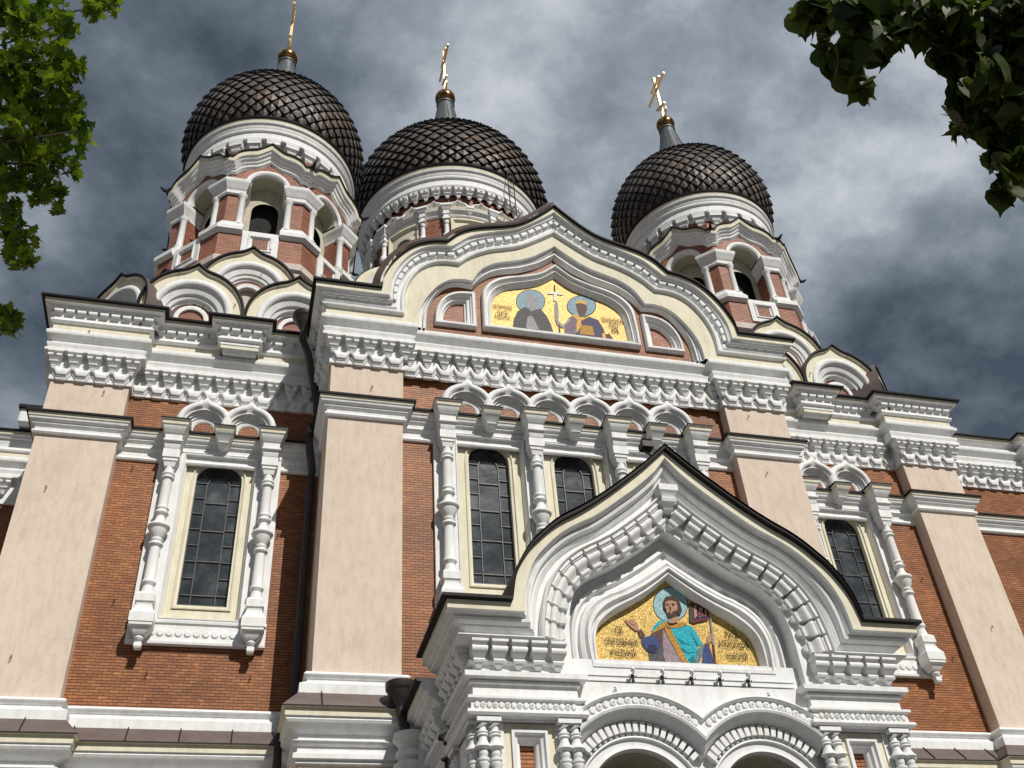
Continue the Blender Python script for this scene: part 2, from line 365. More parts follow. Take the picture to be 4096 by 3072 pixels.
PORCH_ART=[('dark', [(0.407, 10.217), (0.382, 10.132), (0.34, 10.051), (0.283, 9.977), (0.214, 9.915), (0.137, 9.867), (0.055, 9.835), (-0.028, 9.821), (-0.107, 9.826), (-0.179, 9.849), (-0.24, 9.89), (-0.288, 9.945), (-0.319, 10.013), (-0.333, 10.09), (-0.329, 10.173), (-0.306, 10.258), (-0.266, 10.34), (-0.21, 10.415), (-0.142, 10.479), (-0.064, 10.53), (0.02, 10.563), (0.104, 10.578), (0.186, 10.574), (0.26, 10.55), (0.322, 10.509), (0.37, 10.451), (0.401, 10.381), (0.414, 10.301)]), ('halo', [(0.391, 10.216), (0.367, 10.135), (0.327, 10.057), (0.272, 9.986), (0.206, 9.927), (0.132, 9.881), (0.054, 9.85), (-0.025, 9.837), (-0.101, 9.842), (-0.169, 9.864), (-0.228, 9.903), (-0.274, 9.956), (-0.304, 10.021), (-0.317, 10.095), (-0.313, 10.174), (-0.291, 10.255), (-0.253, 10.333), (-0.199, 10.405), (-0.134, 10.467), (-0.059, 10.515), (0.021, 10.547), (0.101, 10.562), (0.179, 10.558), (0.25, 10.535), (0.31, 10.495), (0.356, 10.44), (0.385, 10.373), (0.397, 10.297)]), ('blackrobe', [(-0.587, 9.201), (-0.471, 9.567), (-0.196, 9.717), (-0.042, 9.705), (0.198, 9.008), (-0.279, 9.0), (-0.578, 9.015)]), ('brown', [(-0.471, 9.567), (-0.199, 9.697), (-0.263, 9.263), (-0.332, 9.478)]), ('teal', [(-0.251, 9.85), (-0.08, 9.88), (-0.225, 9.774), (-0.471, 9.567), (-0.388, 9.726)]), ('lilac', [(-0.202, 9.677), (-0.148, 9.545), (-0.068, 9.338), (0.011, 9.134), (0.083, 9.007), (-0.258, 9.01), (-0.281, 9.159), (-0.248, 9.463)]), ('teal', [(-0.042, 9.705), (0.288, 9.801), (0.398, 9.758), (0.473, 9.635), (0.522, 9.482), (0.556, 9.407), (0.44, 9.363), (0.325, 9.017), (0.199, 9.012), (0.084, 9.327), (0.002, 9.514)]), ('tealdark', [(0.009, 9.553), (0.196, 9.408), (0.345, 9.377), (0.133, 9.386)]), ('tealdark', [(0.084, 9.327), (0.222, 9.238), (0.378, 9.245), (0.215, 9.2), (0.125, 9.234)]), ('tealdark', [(0.194, 9.086), (0.328, 9.186), (0.318, 9.036), (0.219, 9.016)]), ('tealdark', [(0.325, 9.686), (0.463, 9.383), (0.42, 9.362)]), ('goldd', [(-0.179, 9.698), (-0.046, 9.686), (0.027, 9.438), (0.121, 9.215), (0.198, 9.008), (0.102, 9.008), (0.011, 9.134), (-0.065, 9.358), (-0.148, 9.545)]), ('goldd', [(-0.493, 9.547), (-0.267, 9.752), (-0.123, 9.858), (-0.097, 9.78), (-0.232, 9.676)]), ('goldd', [(-0.125, 9.789), (0.275, 9.836), (0.3, 9.782), (0.116, 9.718), (-0.1, 9.706)]), ('blue', [(-0.68, 9.451), (-0.497, 9.527), (-0.368, 9.495), (-0.322, 9.364), (-0.396, 9.21), (-0.513, 9.185), (-0.619, 9.237), (-0.677, 9.347)]), ('navy', [(-0.565, 9.333), (-0.447, 9.358), (-0.367, 9.267), (-0.494, 9.19), (-0.6, 9.234)]), ('brown', [(-0.732, 9.607), (-0.649, 9.654), (-0.584, 9.519), (-0.659, 9.462), (-0.707, 9.497)]), ('skin', [(-0.963, 9.835), (-0.874, 9.812), (-0.793, 9.84), (-0.728, 9.766), (-0.685, 9.691), (-0.724, 9.602), (-0.788, 9.618), (-0.855, 9.678), (-0.914, 9.736)]), ('dark', [(-0.881, 9.767), (-0.756, 9.706), (-0.812, 9.713)]), ('skin', [(0.666, 9.567), (0.77, 9.64), (0.82, 9.594), (0.78, 9.495), (0.688, 9.432), (0.625, 9.41)]), ('brown', [(0.589, 9.428), (0.684, 9.413), (0.669, 9.335), (0.564, 9.35)]), ('blue', [(0.559, 9.372), (0.672, 9.332), (0.69, 9.203), (0.679, 9.004), (0.457, 9.004)]), ('slate', [(0.419, 9.304), (0.565, 9.407), (0.504, 9.194), (0.39, 9.009), (0.303, 9.005)]), ('staff', [(0.813, 10.211), (0.846, 10.213), (0.779, 9.398), (0.744, 9.397)]), ('maroon', [(0.744, 9.397), (0.779, 9.398), (0.733, 9.001), (0.69, 8.999)]), ('green', [(0.427, 10.249), (0.478, 10.231), (0.413, 9.887), (0.467, 9.811), (0.357, 9.854)]), ('maroon', [(0.453, 10.26), (0.809, 10.18), (0.761, 9.91), (0.413, 9.818)]), ('navy', [(0.48, 10.211), (0.768, 10.147), (0.738, 9.955), (0.447, 9.889)]), ('skin', [(0.505, 10.193), (0.565, 10.196), (0.534, 9.973), (0.466, 9.91)]), ('skin', [(0.604, 10.158), (0.671, 10.142), (0.659, 9.98), (0.573, 9.946)]), ('maroon', [(0.598, 10.077), (0.655, 10.08), (0.647, 9.97), (0.587, 9.966)]), ('goldd', [(0.718, 10.124), (0.758, 10.117), (0.736, 9.985), (0.695, 9.982)]), ('hair', [(-0.13, 10.105), (-0.114, 10.256), (-0.051, 10.337), (0.074, 10.369), (0.189, 10.346), (0.226, 10.216), (0.24, 10.076), (0.201, 9.994), (0.144, 9.981), (0.027, 10.104), (-0.099, 10.057)]), ('skin', [(-0.083, 10.208), (-0.036, 10.251), (0.056, 10.267), (0.142, 10.248), (0.162, 10.172), (0.14, 10.071), (0.089, 9.948), (-0.012, 9.879), (-0.07, 9.939), (-0.089, 10.057)]), ('hair', [(-0.073, 10.003), (-0.014, 10.038), (0.033, 10.025), (0.136, 10.07), (0.108, 9.949), (0.048, 9.883), (-0.025, 9.859), (-0.065, 9.91)]), ('skin', [(-0.018, 10.012), (0.023, 10.02), (0.032, 9.995), (-0.023, 9.982)]), ('hair', [(-0.075, 10.194), (-0.015, 10.202), (-0.018, 10.182), (-0.076, 10.17)]), ('hair', [(0.044, 10.201), (0.113, 10.198), (0.103, 10.173), (0.041, 10.181)]), ('dark', [(-0.065, 10.163), (-0.028, 10.169), (-0.032, 10.151), (-0.064, 10.147)]), ('dark', [(0.051, 10.17), (0.09, 10.168), (0.083, 10.151), (0.048, 10.153)]), ('brown', [(-0.006, 10.162), (0.01, 10.163), (0.018, 10.074), (-0.034, 10.071)]), ('skin', [(-0.044, 9.866), (0.107, 9.939), (0.149, 9.849), (0.011, 9.786), (-0.066, 9.817)]), ('lilac', [(-0.09, 9.879), (-0.034, 9.862), (0.011, 9.786), (-0.078, 9.782)])]
GABLE_ART=[('dark', [(-0.254, 22.055), (-0.276, 21.943), (-0.319, 21.834), (-0.381, 21.732), (-0.46, 21.644), (-0.551, 21.572), (-0.65, 21.52), (-0.751, 21.492), (-0.851, 21.487), (-0.943, 21.507), (-1.025, 21.55), (-1.09, 21.614), (-1.138, 21.696), (-1.164, 21.793), (-1.168, 21.899), (-1.149, 22.01), (-1.108, 22.119), (-1.047, 22.222), (-0.97, 22.313), (-0.878, 22.388), (-0.778, 22.441), (-0.675, 22.472), (-0.573, 22.478), (-0.478, 22.458), (-0.395, 22.413), (-0.328, 22.347), (-0.281, 22.262), (-0.256, 22.163)]), ('halo2', [(-0.274, 22.052), (-0.294, 21.946), (-0.335, 21.842), (-0.395, 21.746), (-0.47, 21.662), (-0.558, 21.593), (-0.652, 21.544), (-0.749, 21.517), (-0.845, 21.513), (-0.933, 21.531), (-1.011, 21.572), (-1.074, 21.632), (-1.119, 21.71), (-1.145, 21.802), (-1.148, 21.902), (-1.13, 22.007), (-1.091, 22.111), (-1.033, 22.208), (-0.959, 22.295), (-0.871, 22.365), (-0.776, 22.416), (-0.677, 22.446), (-0.579, 22.451), (-0.489, 22.432), (-0.409, 22.391), (-0.345, 22.328), (-0.3, 22.248), (-0.276, 22.154)]), ('blackrobe', [(-1.332, 20.822), (-1.286, 21.162), (-1.14, 21.506), (-0.906, 21.725), (-0.723, 21.611), (-0.438, 21.731), (-0.267, 21.471), (-0.161, 21.131), (-0.118, 20.849), (-0.73, 20.837)]), ('grey', [(-0.853, 22.063), (-0.687, 22.247), (-0.529, 22.137), (-0.481, 21.943), (-0.553, 21.676), (-0.726, 21.575), (-0.825, 21.703), (-0.867, 21.877)]), ('grey', [(-0.853, 21.339), (-0.712, 21.398), (-0.647, 21.195), (-0.536, 20.895), (-0.837, 20.848), (-0.94, 20.901)]), ('dark', [(1.343, 22.122), (1.319, 22.02), (1.272, 21.921), (1.205, 21.827), (1.122, 21.745), (1.026, 21.678), (0.923, 21.629), (0.817, 21.601), (0.714, 21.595), (0.618, 21.611), (0.535, 21.648), (0.469, 21.705), (0.422, 21.779), (0.397, 21.866), (0.395, 21.962), (0.417, 22.063), (0.461, 22.163), (0.526, 22.257), (0.609, 22.341), (0.705, 22.41), (0.809, 22.461), (0.917, 22.491), (1.022, 22.498), (1.12, 22.482), (1.205, 22.444), (1.272, 22.385), (1.319, 22.309), (1.343, 22.22)]), ('halo2', [(1.32, 22.118), (1.297, 22.023), (1.253, 21.928), (1.189, 21.841), (1.11, 21.763), (1.019, 21.7), (0.921, 21.654), (0.82, 21.627), (0.722, 21.621), (0.631, 21.636), (0.552, 21.671), (0.488, 21.725), (0.443, 21.794), (0.419, 21.876), (0.418, 21.966), (0.438, 22.061), (0.481, 22.155), (0.543, 22.244), (0.621, 22.323), (0.712, 22.388), (0.812, 22.436), (0.914, 22.464), (1.014, 22.471), (1.107, 22.456), (1.188, 22.42), (1.252, 22.365), (1.297, 22.294), (1.32, 22.21)]), ('greypurple', [(0.208, 20.837), (0.262, 21.234), (0.43, 21.513), (0.61, 21.633), (0.767, 21.531), (0.621, 21.22), (0.554, 20.856)]), ('purple', [(0.554, 20.856), (0.739, 21.527), (1.062, 21.652), (1.333, 21.551), (1.459, 21.21), (1.494, 20.825), (1.243, 20.829)]), ('brown', [(0.689, 22.104), (0.846, 22.243), (1.027, 22.199), (1.034, 21.941), (0.923, 21.666), (0.751, 21.638), (0.699, 21.885)]), ('orange', [(0.675, 22.102), (0.736, 22.224), (0.88, 22.293), (1.051, 22.24), (1.018, 22.123), (0.837, 22.159)]), ('orange', [(0.494, 21.595), (0.671, 21.679), (0.796, 21.536), (1.067, 21.689), (1.043, 21.613), (0.783, 21.426), (0.763, 21.243), (0.618, 20.936), (0.607, 21.218), (0.673, 21.444)]), ('goldd', [(0.767, 21.279), (1.128, 21.258), (1.127, 20.902), (0.682, 20.893)]), ('orange', [(1.379, 21.019), (1.498, 21.074), (1.498, 20.861), (1.38, 20.808)]), ('brown', [(1.474, 20.999), (1.608, 21.055), (1.708, 20.858), (1.493, 20.818)]), ('grey', [(0.028, 22.029), (0.117, 22.081), (0.114, 21.642), (0.077, 21.312), (0.199, 21.153), (0.426, 21.476), (0.443, 21.371), (0.188, 21.045), (0.031, 21.126), (-0.026, 21.331), (-0.003, 21.695)]), ('maroon', [(0.063, 21.167), (0.096, 21.172), (0.091, 20.836), (0.046, 20.829)]), ('white', [(0.034, 22.476), (0.134, 22.494), (0.098, 22.115), (-0.002, 22.098)]), ('white', [(-0.153, 22.444), (0.331, 22.472), (0.323, 22.396), (-0.16, 22.36)]), ('brown', [(0.069, 22.766), (0.11, 22.773), (0.094, 22.487), (0.054, 22.48)])]
PORCH_TXT=[('СВ', -1.104, 9.601, 0.133, 0.097), ('БЛАГОВѢРНЫЙ', -1.087, 9.384, 0.621, 0.111), ('И ВЕЛИКІЙ', -1.079, 9.169, 0.504, 0.109), ('КНЗЬ', 1.186, 9.632, 0.261, 0.116), ('АЛЕКСАНДРЪ', 1.189, 9.418, 0.638, 0.114), ('НЕВСКІЙ.', 1.212, 9.207, 0.446, 0.112)]
GABLE_TXT=[('СВ.ПРПОДОБ', -1.598, 21.555, 0.572, 0.131), ('СЕРГІЙ', -1.61, 21.357, 0.312, 0.13), ('РАДОНЕЖ', -1.621, 21.16, 0.459, 0.128), ('СВ.РАВНОАП.КН', 1.777, 21.586, 0.695, 0.134), ('ВЛАДИ', 1.791, 21.371, 0.288, 0.133), ('МІРЪ', 1.809, 21.187, 0.23, 0.132)]
MAPLE=[(-10.585, -13.936, 10.645, 0.213), (-10.302, -14.073, 10.224, 0.16), (-10.251, -13.867, 10.92, 0.146), (-10.042, -14.038, 10.408, 0.14), (-10.378, -14.038, 9.891, 0.135), (-10.392, -13.786, 10.395, 0.118), (-10.397, -13.888, 9.719, 0.157), (-10.288, -13.764, 10.011, 0.162), (-10.168, -13.66, 10.323, 0.143), (-9.938, -13.972, 9.97, 0.115), (-9.862, -13.872, 9.983, 0.093), (-10.41, -13.616, 9.719, 0.206), (-10.293, -13.397, 10.054, 0.215), (-9.971, -13.757, 9.725, 0.16), (-9.918, -13.523, 9.907, 0.118), (-10.286, -13.534, 9.415, 0.204), (-10.147, -13.249, 9.823, 0.191), (-9.849, -13.516, 9.553, 0.139), (-9.694, -13.683, 9.376, 0.102), (-10.408, -13.13, 9.457, 0.187), (-10.13, -13.332, 9.276, 0.183), (-10.001, -13.1, 9.592, 0.143), (-9.794, -13.335, 9.317, 0.104), (-10.305, -13.139, 9.111, 0.138), (-10.134, -12.965, 9.319, 0.142), (-9.94, -13.089, 9.077, 0.104), (-10.284, -13.012, 8.95, 0.115), (-10.303, -12.693, 9.056, 0.106), (-10.123, -12.789, 8.785, 0.104), (-10.383, -12.51, 9.027, 0.084), (-10.246, -12.596, 8.76, 0.117), (-10.1, -12.747, 8.567, 0.092), (-10.265, -12.319, 8.276, 0.104), (-10.208, -12.136, 8.357, 0.095), (-10.208, -12.291, 8.061, 0.092), (-9.788, -14.264, 10.425, 0.081), (-9.697, -14.19, 10.623, 0.106), (-9.549, -14.403, 10.342, 0.069), (-9.755, -14.156, 10.443, 0.07)]
LINDEN=[(-5.85, -18.218, 5.217, 0.06), (-5.663, -18.152, 5.39, 0.073), (-5.733, -18.273, 5.08, 0.078), (-5.468, -18.144, 5.469, 0.075), (-5.496, -18.251, 5.286, 0.082), (-5.491, -18.296, 5.178, 0.06), (-5.798, -18.147, 5.114, 0.035), (-5.712, -18.064, 5.143, 0.041), (-5.741, -18.202, 4.998, 0.049), (-5.661, -18.111, 5.02, 0.045), (-5.69, -18.133, 4.897, 0.034), (-5.469, -18.127, 5.288, 0.063), (-5.525, -18.255, 5.142, 0.05), (-5.301, -18.257, 5.382, 0.084), (-5.32, -18.352, 5.182, 0.09), (-5.03, -18.241, 5.424, 0.107), (-5.057, -18.335, 5.226, 0.102), (-5.05, -18.42, 5.165, 0.09), (-5.208, -18.206, 5.287, 0.063), (-5.238, -18.282, 5.069, 0.08), (-5.018, -18.207, 5.218, 0.084), (-5.05, -18.304, 5.026, 0.09), (-5.183, -18.171, 5.077, 0.061), (-5.231, -18.261, 4.882, 0.078), (-4.999, -18.178, 5.017, 0.092), (-5.244, -18.139, 4.901, 0.05), (-5.053, -18.042, 5.035, 0.063), (-5.084, -18.148, 4.852, 0.08), (-4.937, -18.115, 4.919, 0.061), (-5.288, -18.134, 4.751, 0.039), (-5.063, -18.082, 4.766, 0.05), (-4.869, -18.015, 4.934, 0.052), (-5.068, -18.055, 4.735, 0.04), (-5.076, -18.094, 4.624, 0.049), (-5.046, -17.983, 4.642, 0.04), (-4.921, -17.961, 4.728, 0.041), (-5.351, -18.248, 5.229, 0.041), (-5.3, -18.188, 5.139, 0.026)]
# ------------------------------------------------------------------ setting
g = MB(); g.grid([[(-900, -900, 0), (900, -900, 0)], [(-900, 900, 0), (900, 900, 0)]], 'paving')
tag(g.build('ground', smooth=0), kind='structure')

church = empty('cathedral', (0, 0, 0), 'red brick and white trimmed onion domed cathedral filling the view', 'cathedral')
PX0, PX1 = 11.38, 13.27      # outer pilasters
CX0, CX1 = 4.55, 6.40        # central pilasters
WP, WW = 1.84, 2.24          # wing pilaster / wall planes (Y)
CP, CW = 0.0, 0.35           # central pilaster / wall planes
BX, BY, BT = 40.0, 2.75, 20.2  # right rear range
def XZ(y): return lambda a, b: (a, y, b)

# ---- walls (brick)
mb = MB()
def wall(x0, x1, y, z0, z1, mat, holes=()):
    mb.poly([(x0, z0), (x1, z0), (x1, z1), (x0, z1)], XZ(y), mat, holes)
def rect(x0, x1, z0, z1): return [(x0, z0), (x1, z0), (x1, z1), (x0, z1)]
for s in (-1, 1):
    c = 8.86*s
    xa, xb = sorted((s*CX1, s*PX0)); wall(xa, xb, WW, 9.9, 19.0, 'brick', [rect(c-0.98, c+0.98, 12.15, 16.85)])
wall(-CX0, CX0, CW, 9.9, 19.0, 'brick', [rect(-3.3, 3.3, 12.15, 16.85)])
wall(PX1, BX, BY, 9.9, 19.0, 'brick')
wall(-30, -PX1, 7.2, 6, 18.6, 'brick')
brick_wall = mb.build('brick_wall', church)
# ---- inner massing behind the facade (roofs and rear walls)
mb = MB()
mb.box(-PX1+0.02, PX1-0.02, 3.2, 24, 0, 20.3, 'stone')
mb.box(PX1, BX, 3.4, 24, 0, 19.4, 'stone'); mb.box(-30, -PX1, 7.6, 24, 0, 18.9, 'stone')
mb.box(-6.3, 6.3, 0.9, 3.2, 0, 19.3, 'stone')
for s in (-1, 1): mb.box(s*8.86-2.45, s*8.86+2.45, 2.62, 3.2, 0, 20.3, 'stone')
mb.build('rear_wall', church, smooth=0)
mb = MB()
mb.box(-PX1-0.3, PX1+0.3, 2.6, 24, 20.62, 20.8, 'black_metal')
mb.hexa([(-5.4, 5, 20.8), (5.4, 5, 20.8), (5.4, 12, 20.8), (-5.4, 12, 20.8), (-0.1, 6, 24.4), (0.1, 6, 24.4), (0.1, 12, 24.4), (-0.1, 12, 24.4)], 'copper_roof')
mb.build('main_roof', church, smooth=0)

# ---- pilasters
def pilaster(x0, x1, yf, yb0, yb1, z0=8.0, z1=18.75):
    m = MB(); m.box(x0, x1, yf, max(yb0, yb1), z0, z1, 'pink')
    return m.build('pilaster', church, smooth=0)
for s in (-1, 1):
    for (x0, x1, yf, yb) in ((PX0, PX1, WP, 7.4 if s < 0 else 3.3), (CX0, CX1, CP, 2.6)):
        xa, xb = sorted((s*x0, s*x1)); pilaster(xa, xb, yf, yb, yb)
pilaster(16.9, 18.9, BY-0.4, BY+0.2, BY+0.2)
pilaster(24.0, 26.0, BY-0.4, BY+0.2, BY+0.2)

# ---- entablature
LOW = [(0.0, 18.42, 'white'), (0.06, 18.42, 'white'), (0.06, 19.17, 'white'), (0.29, 19.19, 'white'), (0.29, 19.27, 'white'), (0.25, 19.28, 'white'), (0.25, 19.36, 'white'), (0.28, 19.40, 'white'), (0.28, 19.46, 'white'),
       (0.19, 19.50, 'white'), (0.18, 19.58, 'white'), (0.24, 19.66, 'white'), (0.34, 19.71, 'white'), (0.36, 19.76, 'white'), (0.35, 19.82, 'white'), (0.30, 19.83, 'white'), (0.30, 19.895, 'white'), (0.25, 19.92, 'white')]
UP = [(0.25, 19.90, 'cream'), (0.25, 20.11, 'white'), (0.31, 20.12, 'white'), (0.35, 20.17, 'white'), (0.33, 20.23, 'white'), (0.28, 20.25, 'white'), (0.285, 20.38, 'white'), (0.33, 20.42, 'white'),
      (0.33, 20.54, 'white'), (0.44, 20.545, 'white'), (0.46, 20.60, 'white'), (0.52, 20.62, 'white'), (0.55, 20.63, 'cream'), (0.56, 20.73, 'black_metal'), (0.655, 20.735, 'black_metal'), (0.66, 20.785, 'black_metal'), (-0.3, 20.96, 'black_metal')]
def zigzag(mb, a, b, n):
    """chevron band on the straight piece a->b (plan points) with n periods"""
    l = math.hypot(b[0]-a[0], b[1]-a[1]); t = ((b[0]-a[0])/l, (b[1]-a[1])/l); nn = (t[1], -t[0]); P = l/n
    st = []
    for i in range(n):
        for f, h in ((0.0, 1.0), (0.26, 0.0), (0.74, 0.0)): st.append(((i+f)*P, h))
    st.append((l, 1.0))
    rows = []
    for o, z0, amp in ((0.0, 18.40, .20), (0.09, 18.40, .20), (0.10, 18.43, .20), (0.10, 18.465, .20), (0.125, 18.475, .20), (0.125, 18.51, .20), (0.165, 18.52, .21), (0.18, 18.56, .22), (0.17, 18.66, .24), (0.13, 18.73, .255), (0.06, 18.745, .26)):
        rows.append([(a[0]+t[0]*s_+nn[0]*o, a[1]+t[1]*s_+nn[1]*o, z0+amp*h) for s_, h in st])
    mb.grid(rows, 'white')
    for r_, e_ in ((0, 1), (-1, -1)):
        q = [row[r_] for row in rows]; mb.face(q[::e_], 'white')
def dentils(mb, path, o0, o1, z0, z1, pitch=0.29, w=0.215):
    for x, y, tx, ty, nx, ny in walk(mitre(path, o0), pitch):
        obox(mb, (x, y), (tx, ty), (nx, ny), w, 0, o1-o0, z0, z1, 'white')
# corbel: one mesh, copied along the walls (local: x along the wall, -y out, z from 0 at the top)
def corbel_mesh():
    m = MB(); F = lambda s_, o, l: (s_, -o, l)
    frusta(m, F, [(0.0, .18, .34), (-.05, .18, .34), (-.06, .165, .29), (-.085, .165, .28)], 'white')
    belly = [(-.085, .155, .25), (-.10, .165, .295), (-.125, .17, .32), (-.16, .165, .325), (-.19, .15, .30), (-.215, .135, .25), (-.24, .12, .20), (-.26, .11, .17)]
    for sg in (-1, 1):      # two halves with the square notch between them
        rows = [[(sg*.04, -.16, l), (sg*.04, -o, l), (sg*hw, -o, l), (sg*hw, 0, l)] for l, hw, o in belly]
        m.grid(rows, 'white', flip=(sg < 0)); m.face(rows[-1][::sg], 'white'); m.face(rows[0][::-sg], 'white')
    m.box(-.042, .042, -.17, -.05, -.18, -.085, 'white')
    frusta(m, F, [(-.172, .042, .315), (-.215, .042, .25), (-.26, .042, .17)], 'white')
    frusta(m, F, [(-.26, .09, .19), (-.275, .105, .24), (-.30, .112, .255), (-.325, .105, .245), (-.335, .085, .21), (-.37, .078, .205), (-.385, .062, .18), (-.42, .055, .175), (-.425, .065, .20), (-.45, .055, .19)], 'white')
    m.lathe(0, -.14, [(0.0, -.53), (.03, -.525), (.055, -.50), (.06, -.48), (.045, -.46), (.02, -.45)], 8, 'white')
    return m
corbel0 = None
def corbel(parent, x, y, n, z=19.18):
    global corbel0
    ang = math.atan2(n[0], -n[1])
    if corbel0 is None:
        corbel0 = corbel_mesh().build('corbel', parent, (x, y, z), smooth=50); corbel0.rotation_euler = (0, 0, ang); return
    dup(corbel0, parent, (x, y, z), (0, 0, ang))

def entab(name_path, label=None, upper=True, top=None, zz_=None, upper_path=None):
    m = MB(); cornice(m, name_path, LOW)
    for a, b in zip(name_path, name_path[1:]):
        l = math.hypot(b[0]-a[0], b[1]-a[1])
        if l > 1.2: zigzag(m, a, b, max(1, round(l/0.467)))
    if upper:
        pth = upper_path or name_path
        cornice(m, pth, UP); dentils(m, pth, 0.33, 0.415, 20.435, 20.545)
    return m
for s in (-1, 1):
    X = lambda v: s*v
    base = [(X(PX1), 8.0 if s < 0 else BY-0.05), (X(PX1), WP), (X(PX0), WP), (X(PX0), WW), (X(CX1), WW)]
    up_ = base[:4]+[(X(9.03), WW), (X(9.03), WP), (X(8.53), WP), (X(8.53), WW), (X(CX1), WW)]
    if s > 0: base = base[::-1]; up_ = up_[::-1]
    m = entab(base, upper_path=up_)
    # projecting block below the middle of the cornice
    frusta(m, lambda a, o, l: (X(8.78)+a, WW-o, l), [(20.20, .52, .67), (20.02, .52, .67), (19.98, .49, .62), (19.95, .45, .56), (19.87, .42, .48), (19.86, .34, .25)], 'white')
    en = m.build('entablature', church)
    for i in range(5): corbel(en, X(13.27-i*0.4725), WP, (0, -1))
    for i in range(10): corbel(en, X(10.93-i*0.453), WW, (0, -1))
    if s < 0:
        for i in range(3): corbel(en, X(PX1), WP+0.45+i*0.47, (s, 0))
    else:
        corbel(en, X(PX1), WP+0.45, (s, 0))
m = MB(); CE = 0.24; pth = [(-CX1, WW+0.1), (-CX1, CP), (-CX0, CP), (-CX0, CE), (CX0, CE), (CX0, CP), (CX1, CP), (CX1, WW+0.1)]
cornice(m, pth, LOW)
for a, b in zip(pth, pth[1:]):
    l = math.hypot(b[0]-a[0], b[1]-a[1])
    if l > 1.2: zigzag(m, a, b, max(1, round(l/0.46)))
for s in (-1, 1):   # side returns of the shoulder cornices
    q = [(s*CX1, WW+0.1), (s*CX1, CP)]
    q = q if s < 0 else q[::-1]
    rows = []
    for o, z, *_ in UP:
        a, b = (q[0][0]+(-1 if s < 0 else 1)*o, q[0][1]), (q[1][0]+(-1 if s < 0 else 1)*o, q[1][1])
        if s < 0: b = (b[0], CP-o)
        else: a = (a[0], CP-o)
        rows.append([(a[0], a[1], z), (b[0], b[1], z)])
    m.grid(rows, [u[2] for u in UP[:-1]]); dentils(m, q, 0.33, 0.415, 20.435, 20.545)
en = m.build('entablature', church)
for i in range(5):
    for s in (-1, 1): corbel(en, s*(6.39-i*0.47), CP, (0, -1))
for i in range(10):
    for s in (-1, 1): corbel(en, s*(0.23+i*0.459), CE, (0, -1))
for i in range(4):
    for s in (-1, 1): corbel(en, s*CX1, CP+0.45+i*0.47, (s, 0))
# lower ranges at the sides
m = MB()
pr = [(PX1, BY), (16.9, BY), (16.9, BY-.4), (18.9, BY-.4), (18.9, BY), (24, BY), (24, BY-.4), (26, BY-.4), (26, BY), (BX, BY)]
cornice(m, pr, LOW[:-1]+[(0.0, 19.95, 'cream'), (0.0, 20.02, 'white'), (0.12, 20.04, 'white'), (0.16, 20.08, 'white'), (0.3, 20.1, 'white'), (0.34, 20.14, 'cream'), (0.36, 20.26, 'black_metal'), (0.44, 20.26, 'black_metal'), (0.44, 20.31, 'black_metal'), (-0.6, 20.45, 'black_metal')])
for a, b in zip(pr, pr[1:]):
    if b[0]-a[0] > 1.2: zigzag(m, a, b, max(1, round((b[0]-a[0])/0.45)))
en = m.build('entablature', church)
for i in range(7): corbel(en, PX1+0.5+i*0.455, BY, (0, -1))
for i in range(4): corbel(en, 17.0+i*0.47, BY-.4, (0, -1))
m = MB(); dz = -0.55
cornice(m, [(-30, 7.2), (-PX1+.1, 7.2)], [(o, z+dz, q) for o, z, q in LOW]); cornice(m, [(-30, 7.2), (-PX1+.1, 7.2)], [(o*.7, z+dz, q) for o, z, q in UP])
m.box(-15.0, -13.3, 6.4, 7.4, 20.3, 20.75, 'white'); m.box(-15.06, -13.3, 6.3, 7.5, 20.75, 20.85, 'black_metal')
m.box(-14.32, -13.98, 7.15, 7.2, 19.5, 19.74, 'grate')
en = m.build('entablature', church)
for i in range(6): corbel(en, -14.0-i*0.5, 7.2, (0, -1), 19.18+dz)

# ---- string course between the storeys
MC = [(0.0, 16.72, 'white'), (.07, 16.73, 'white'), (.10, 16.77, 'white'), (.08, 16.82, 'white'), (.04, 16.85, 'white'), (.05, 16.93, 'white'), (.12, 16.985, 'white'), (.12, 17.03, 'white'), (.17, 17.05, 'white'), (.20, 17.10, 'white'), (.20, 17.13, 'white'),
      (.23, 17.15, 'cream'), (.245, 17.24, 'black_metal'), (.295, 17.24, 'black_metal'), (.295, 17.295, 'black_metal'), (0.0, 17.39, 'black_metal')]
MW = [(0.0, 16.43, 'white'), (.06, 16.44, 'white'), (.085, 16.48, 'white'), (.06, 16.53, 'white'), (.03, 16.56, 'white'), (.03, 16.70, 'white')]+[(o+.02, z, q) for o, z, q in MC[1:]]
def capital(m, x, yw, out=0.74):
    F = lambda a, o, l: (x+a, yw-o, l); k = out-0.74
    frusta(m, F, [(17.40, .33, .6+k, 'black_metal'), (17.355, .365, .775+k, 'black_metal'), (17.30, .365, .775+k), (17.30, .33, .735+k, 'cream'), (17.19, .31, .72+k), (17.17, .285, .69+k), (17.10, .27, .67+k), (17.06, .245, .63+k), (17.0, .225, .60+k), (16.97, .21, .56+k),
                  (16.83, .205, .56+k), (16.80, .235, .60+k), (16.76, .235, .60+k), (16.73, .20, .54+k), (16.62, .185, .52+k), (16.58, .175, .5+k)], 'white')
def mini_bracket(m, x, yw):
    frusta(m, lambda a, o, l: (x+a, yw-o, l), [(17.40, .25, .5, 'black_metal'), (17.355, .275, .655, 'black_metal'), (17.30, .275, .655), (17.30, .245, .62, 'cream'), (17.19, .225, .59), (17.15, .20, .54), (17.10, .19, .50), (17.02, .13, .42), (16.98, .12, .40), (16.96, .135, .42), (16.93, .12, .38), (16.90, .07, .3), (16.86, .06, .25)], 'white')
COLP = [(.0, 16.57), (.205, 16.57)]
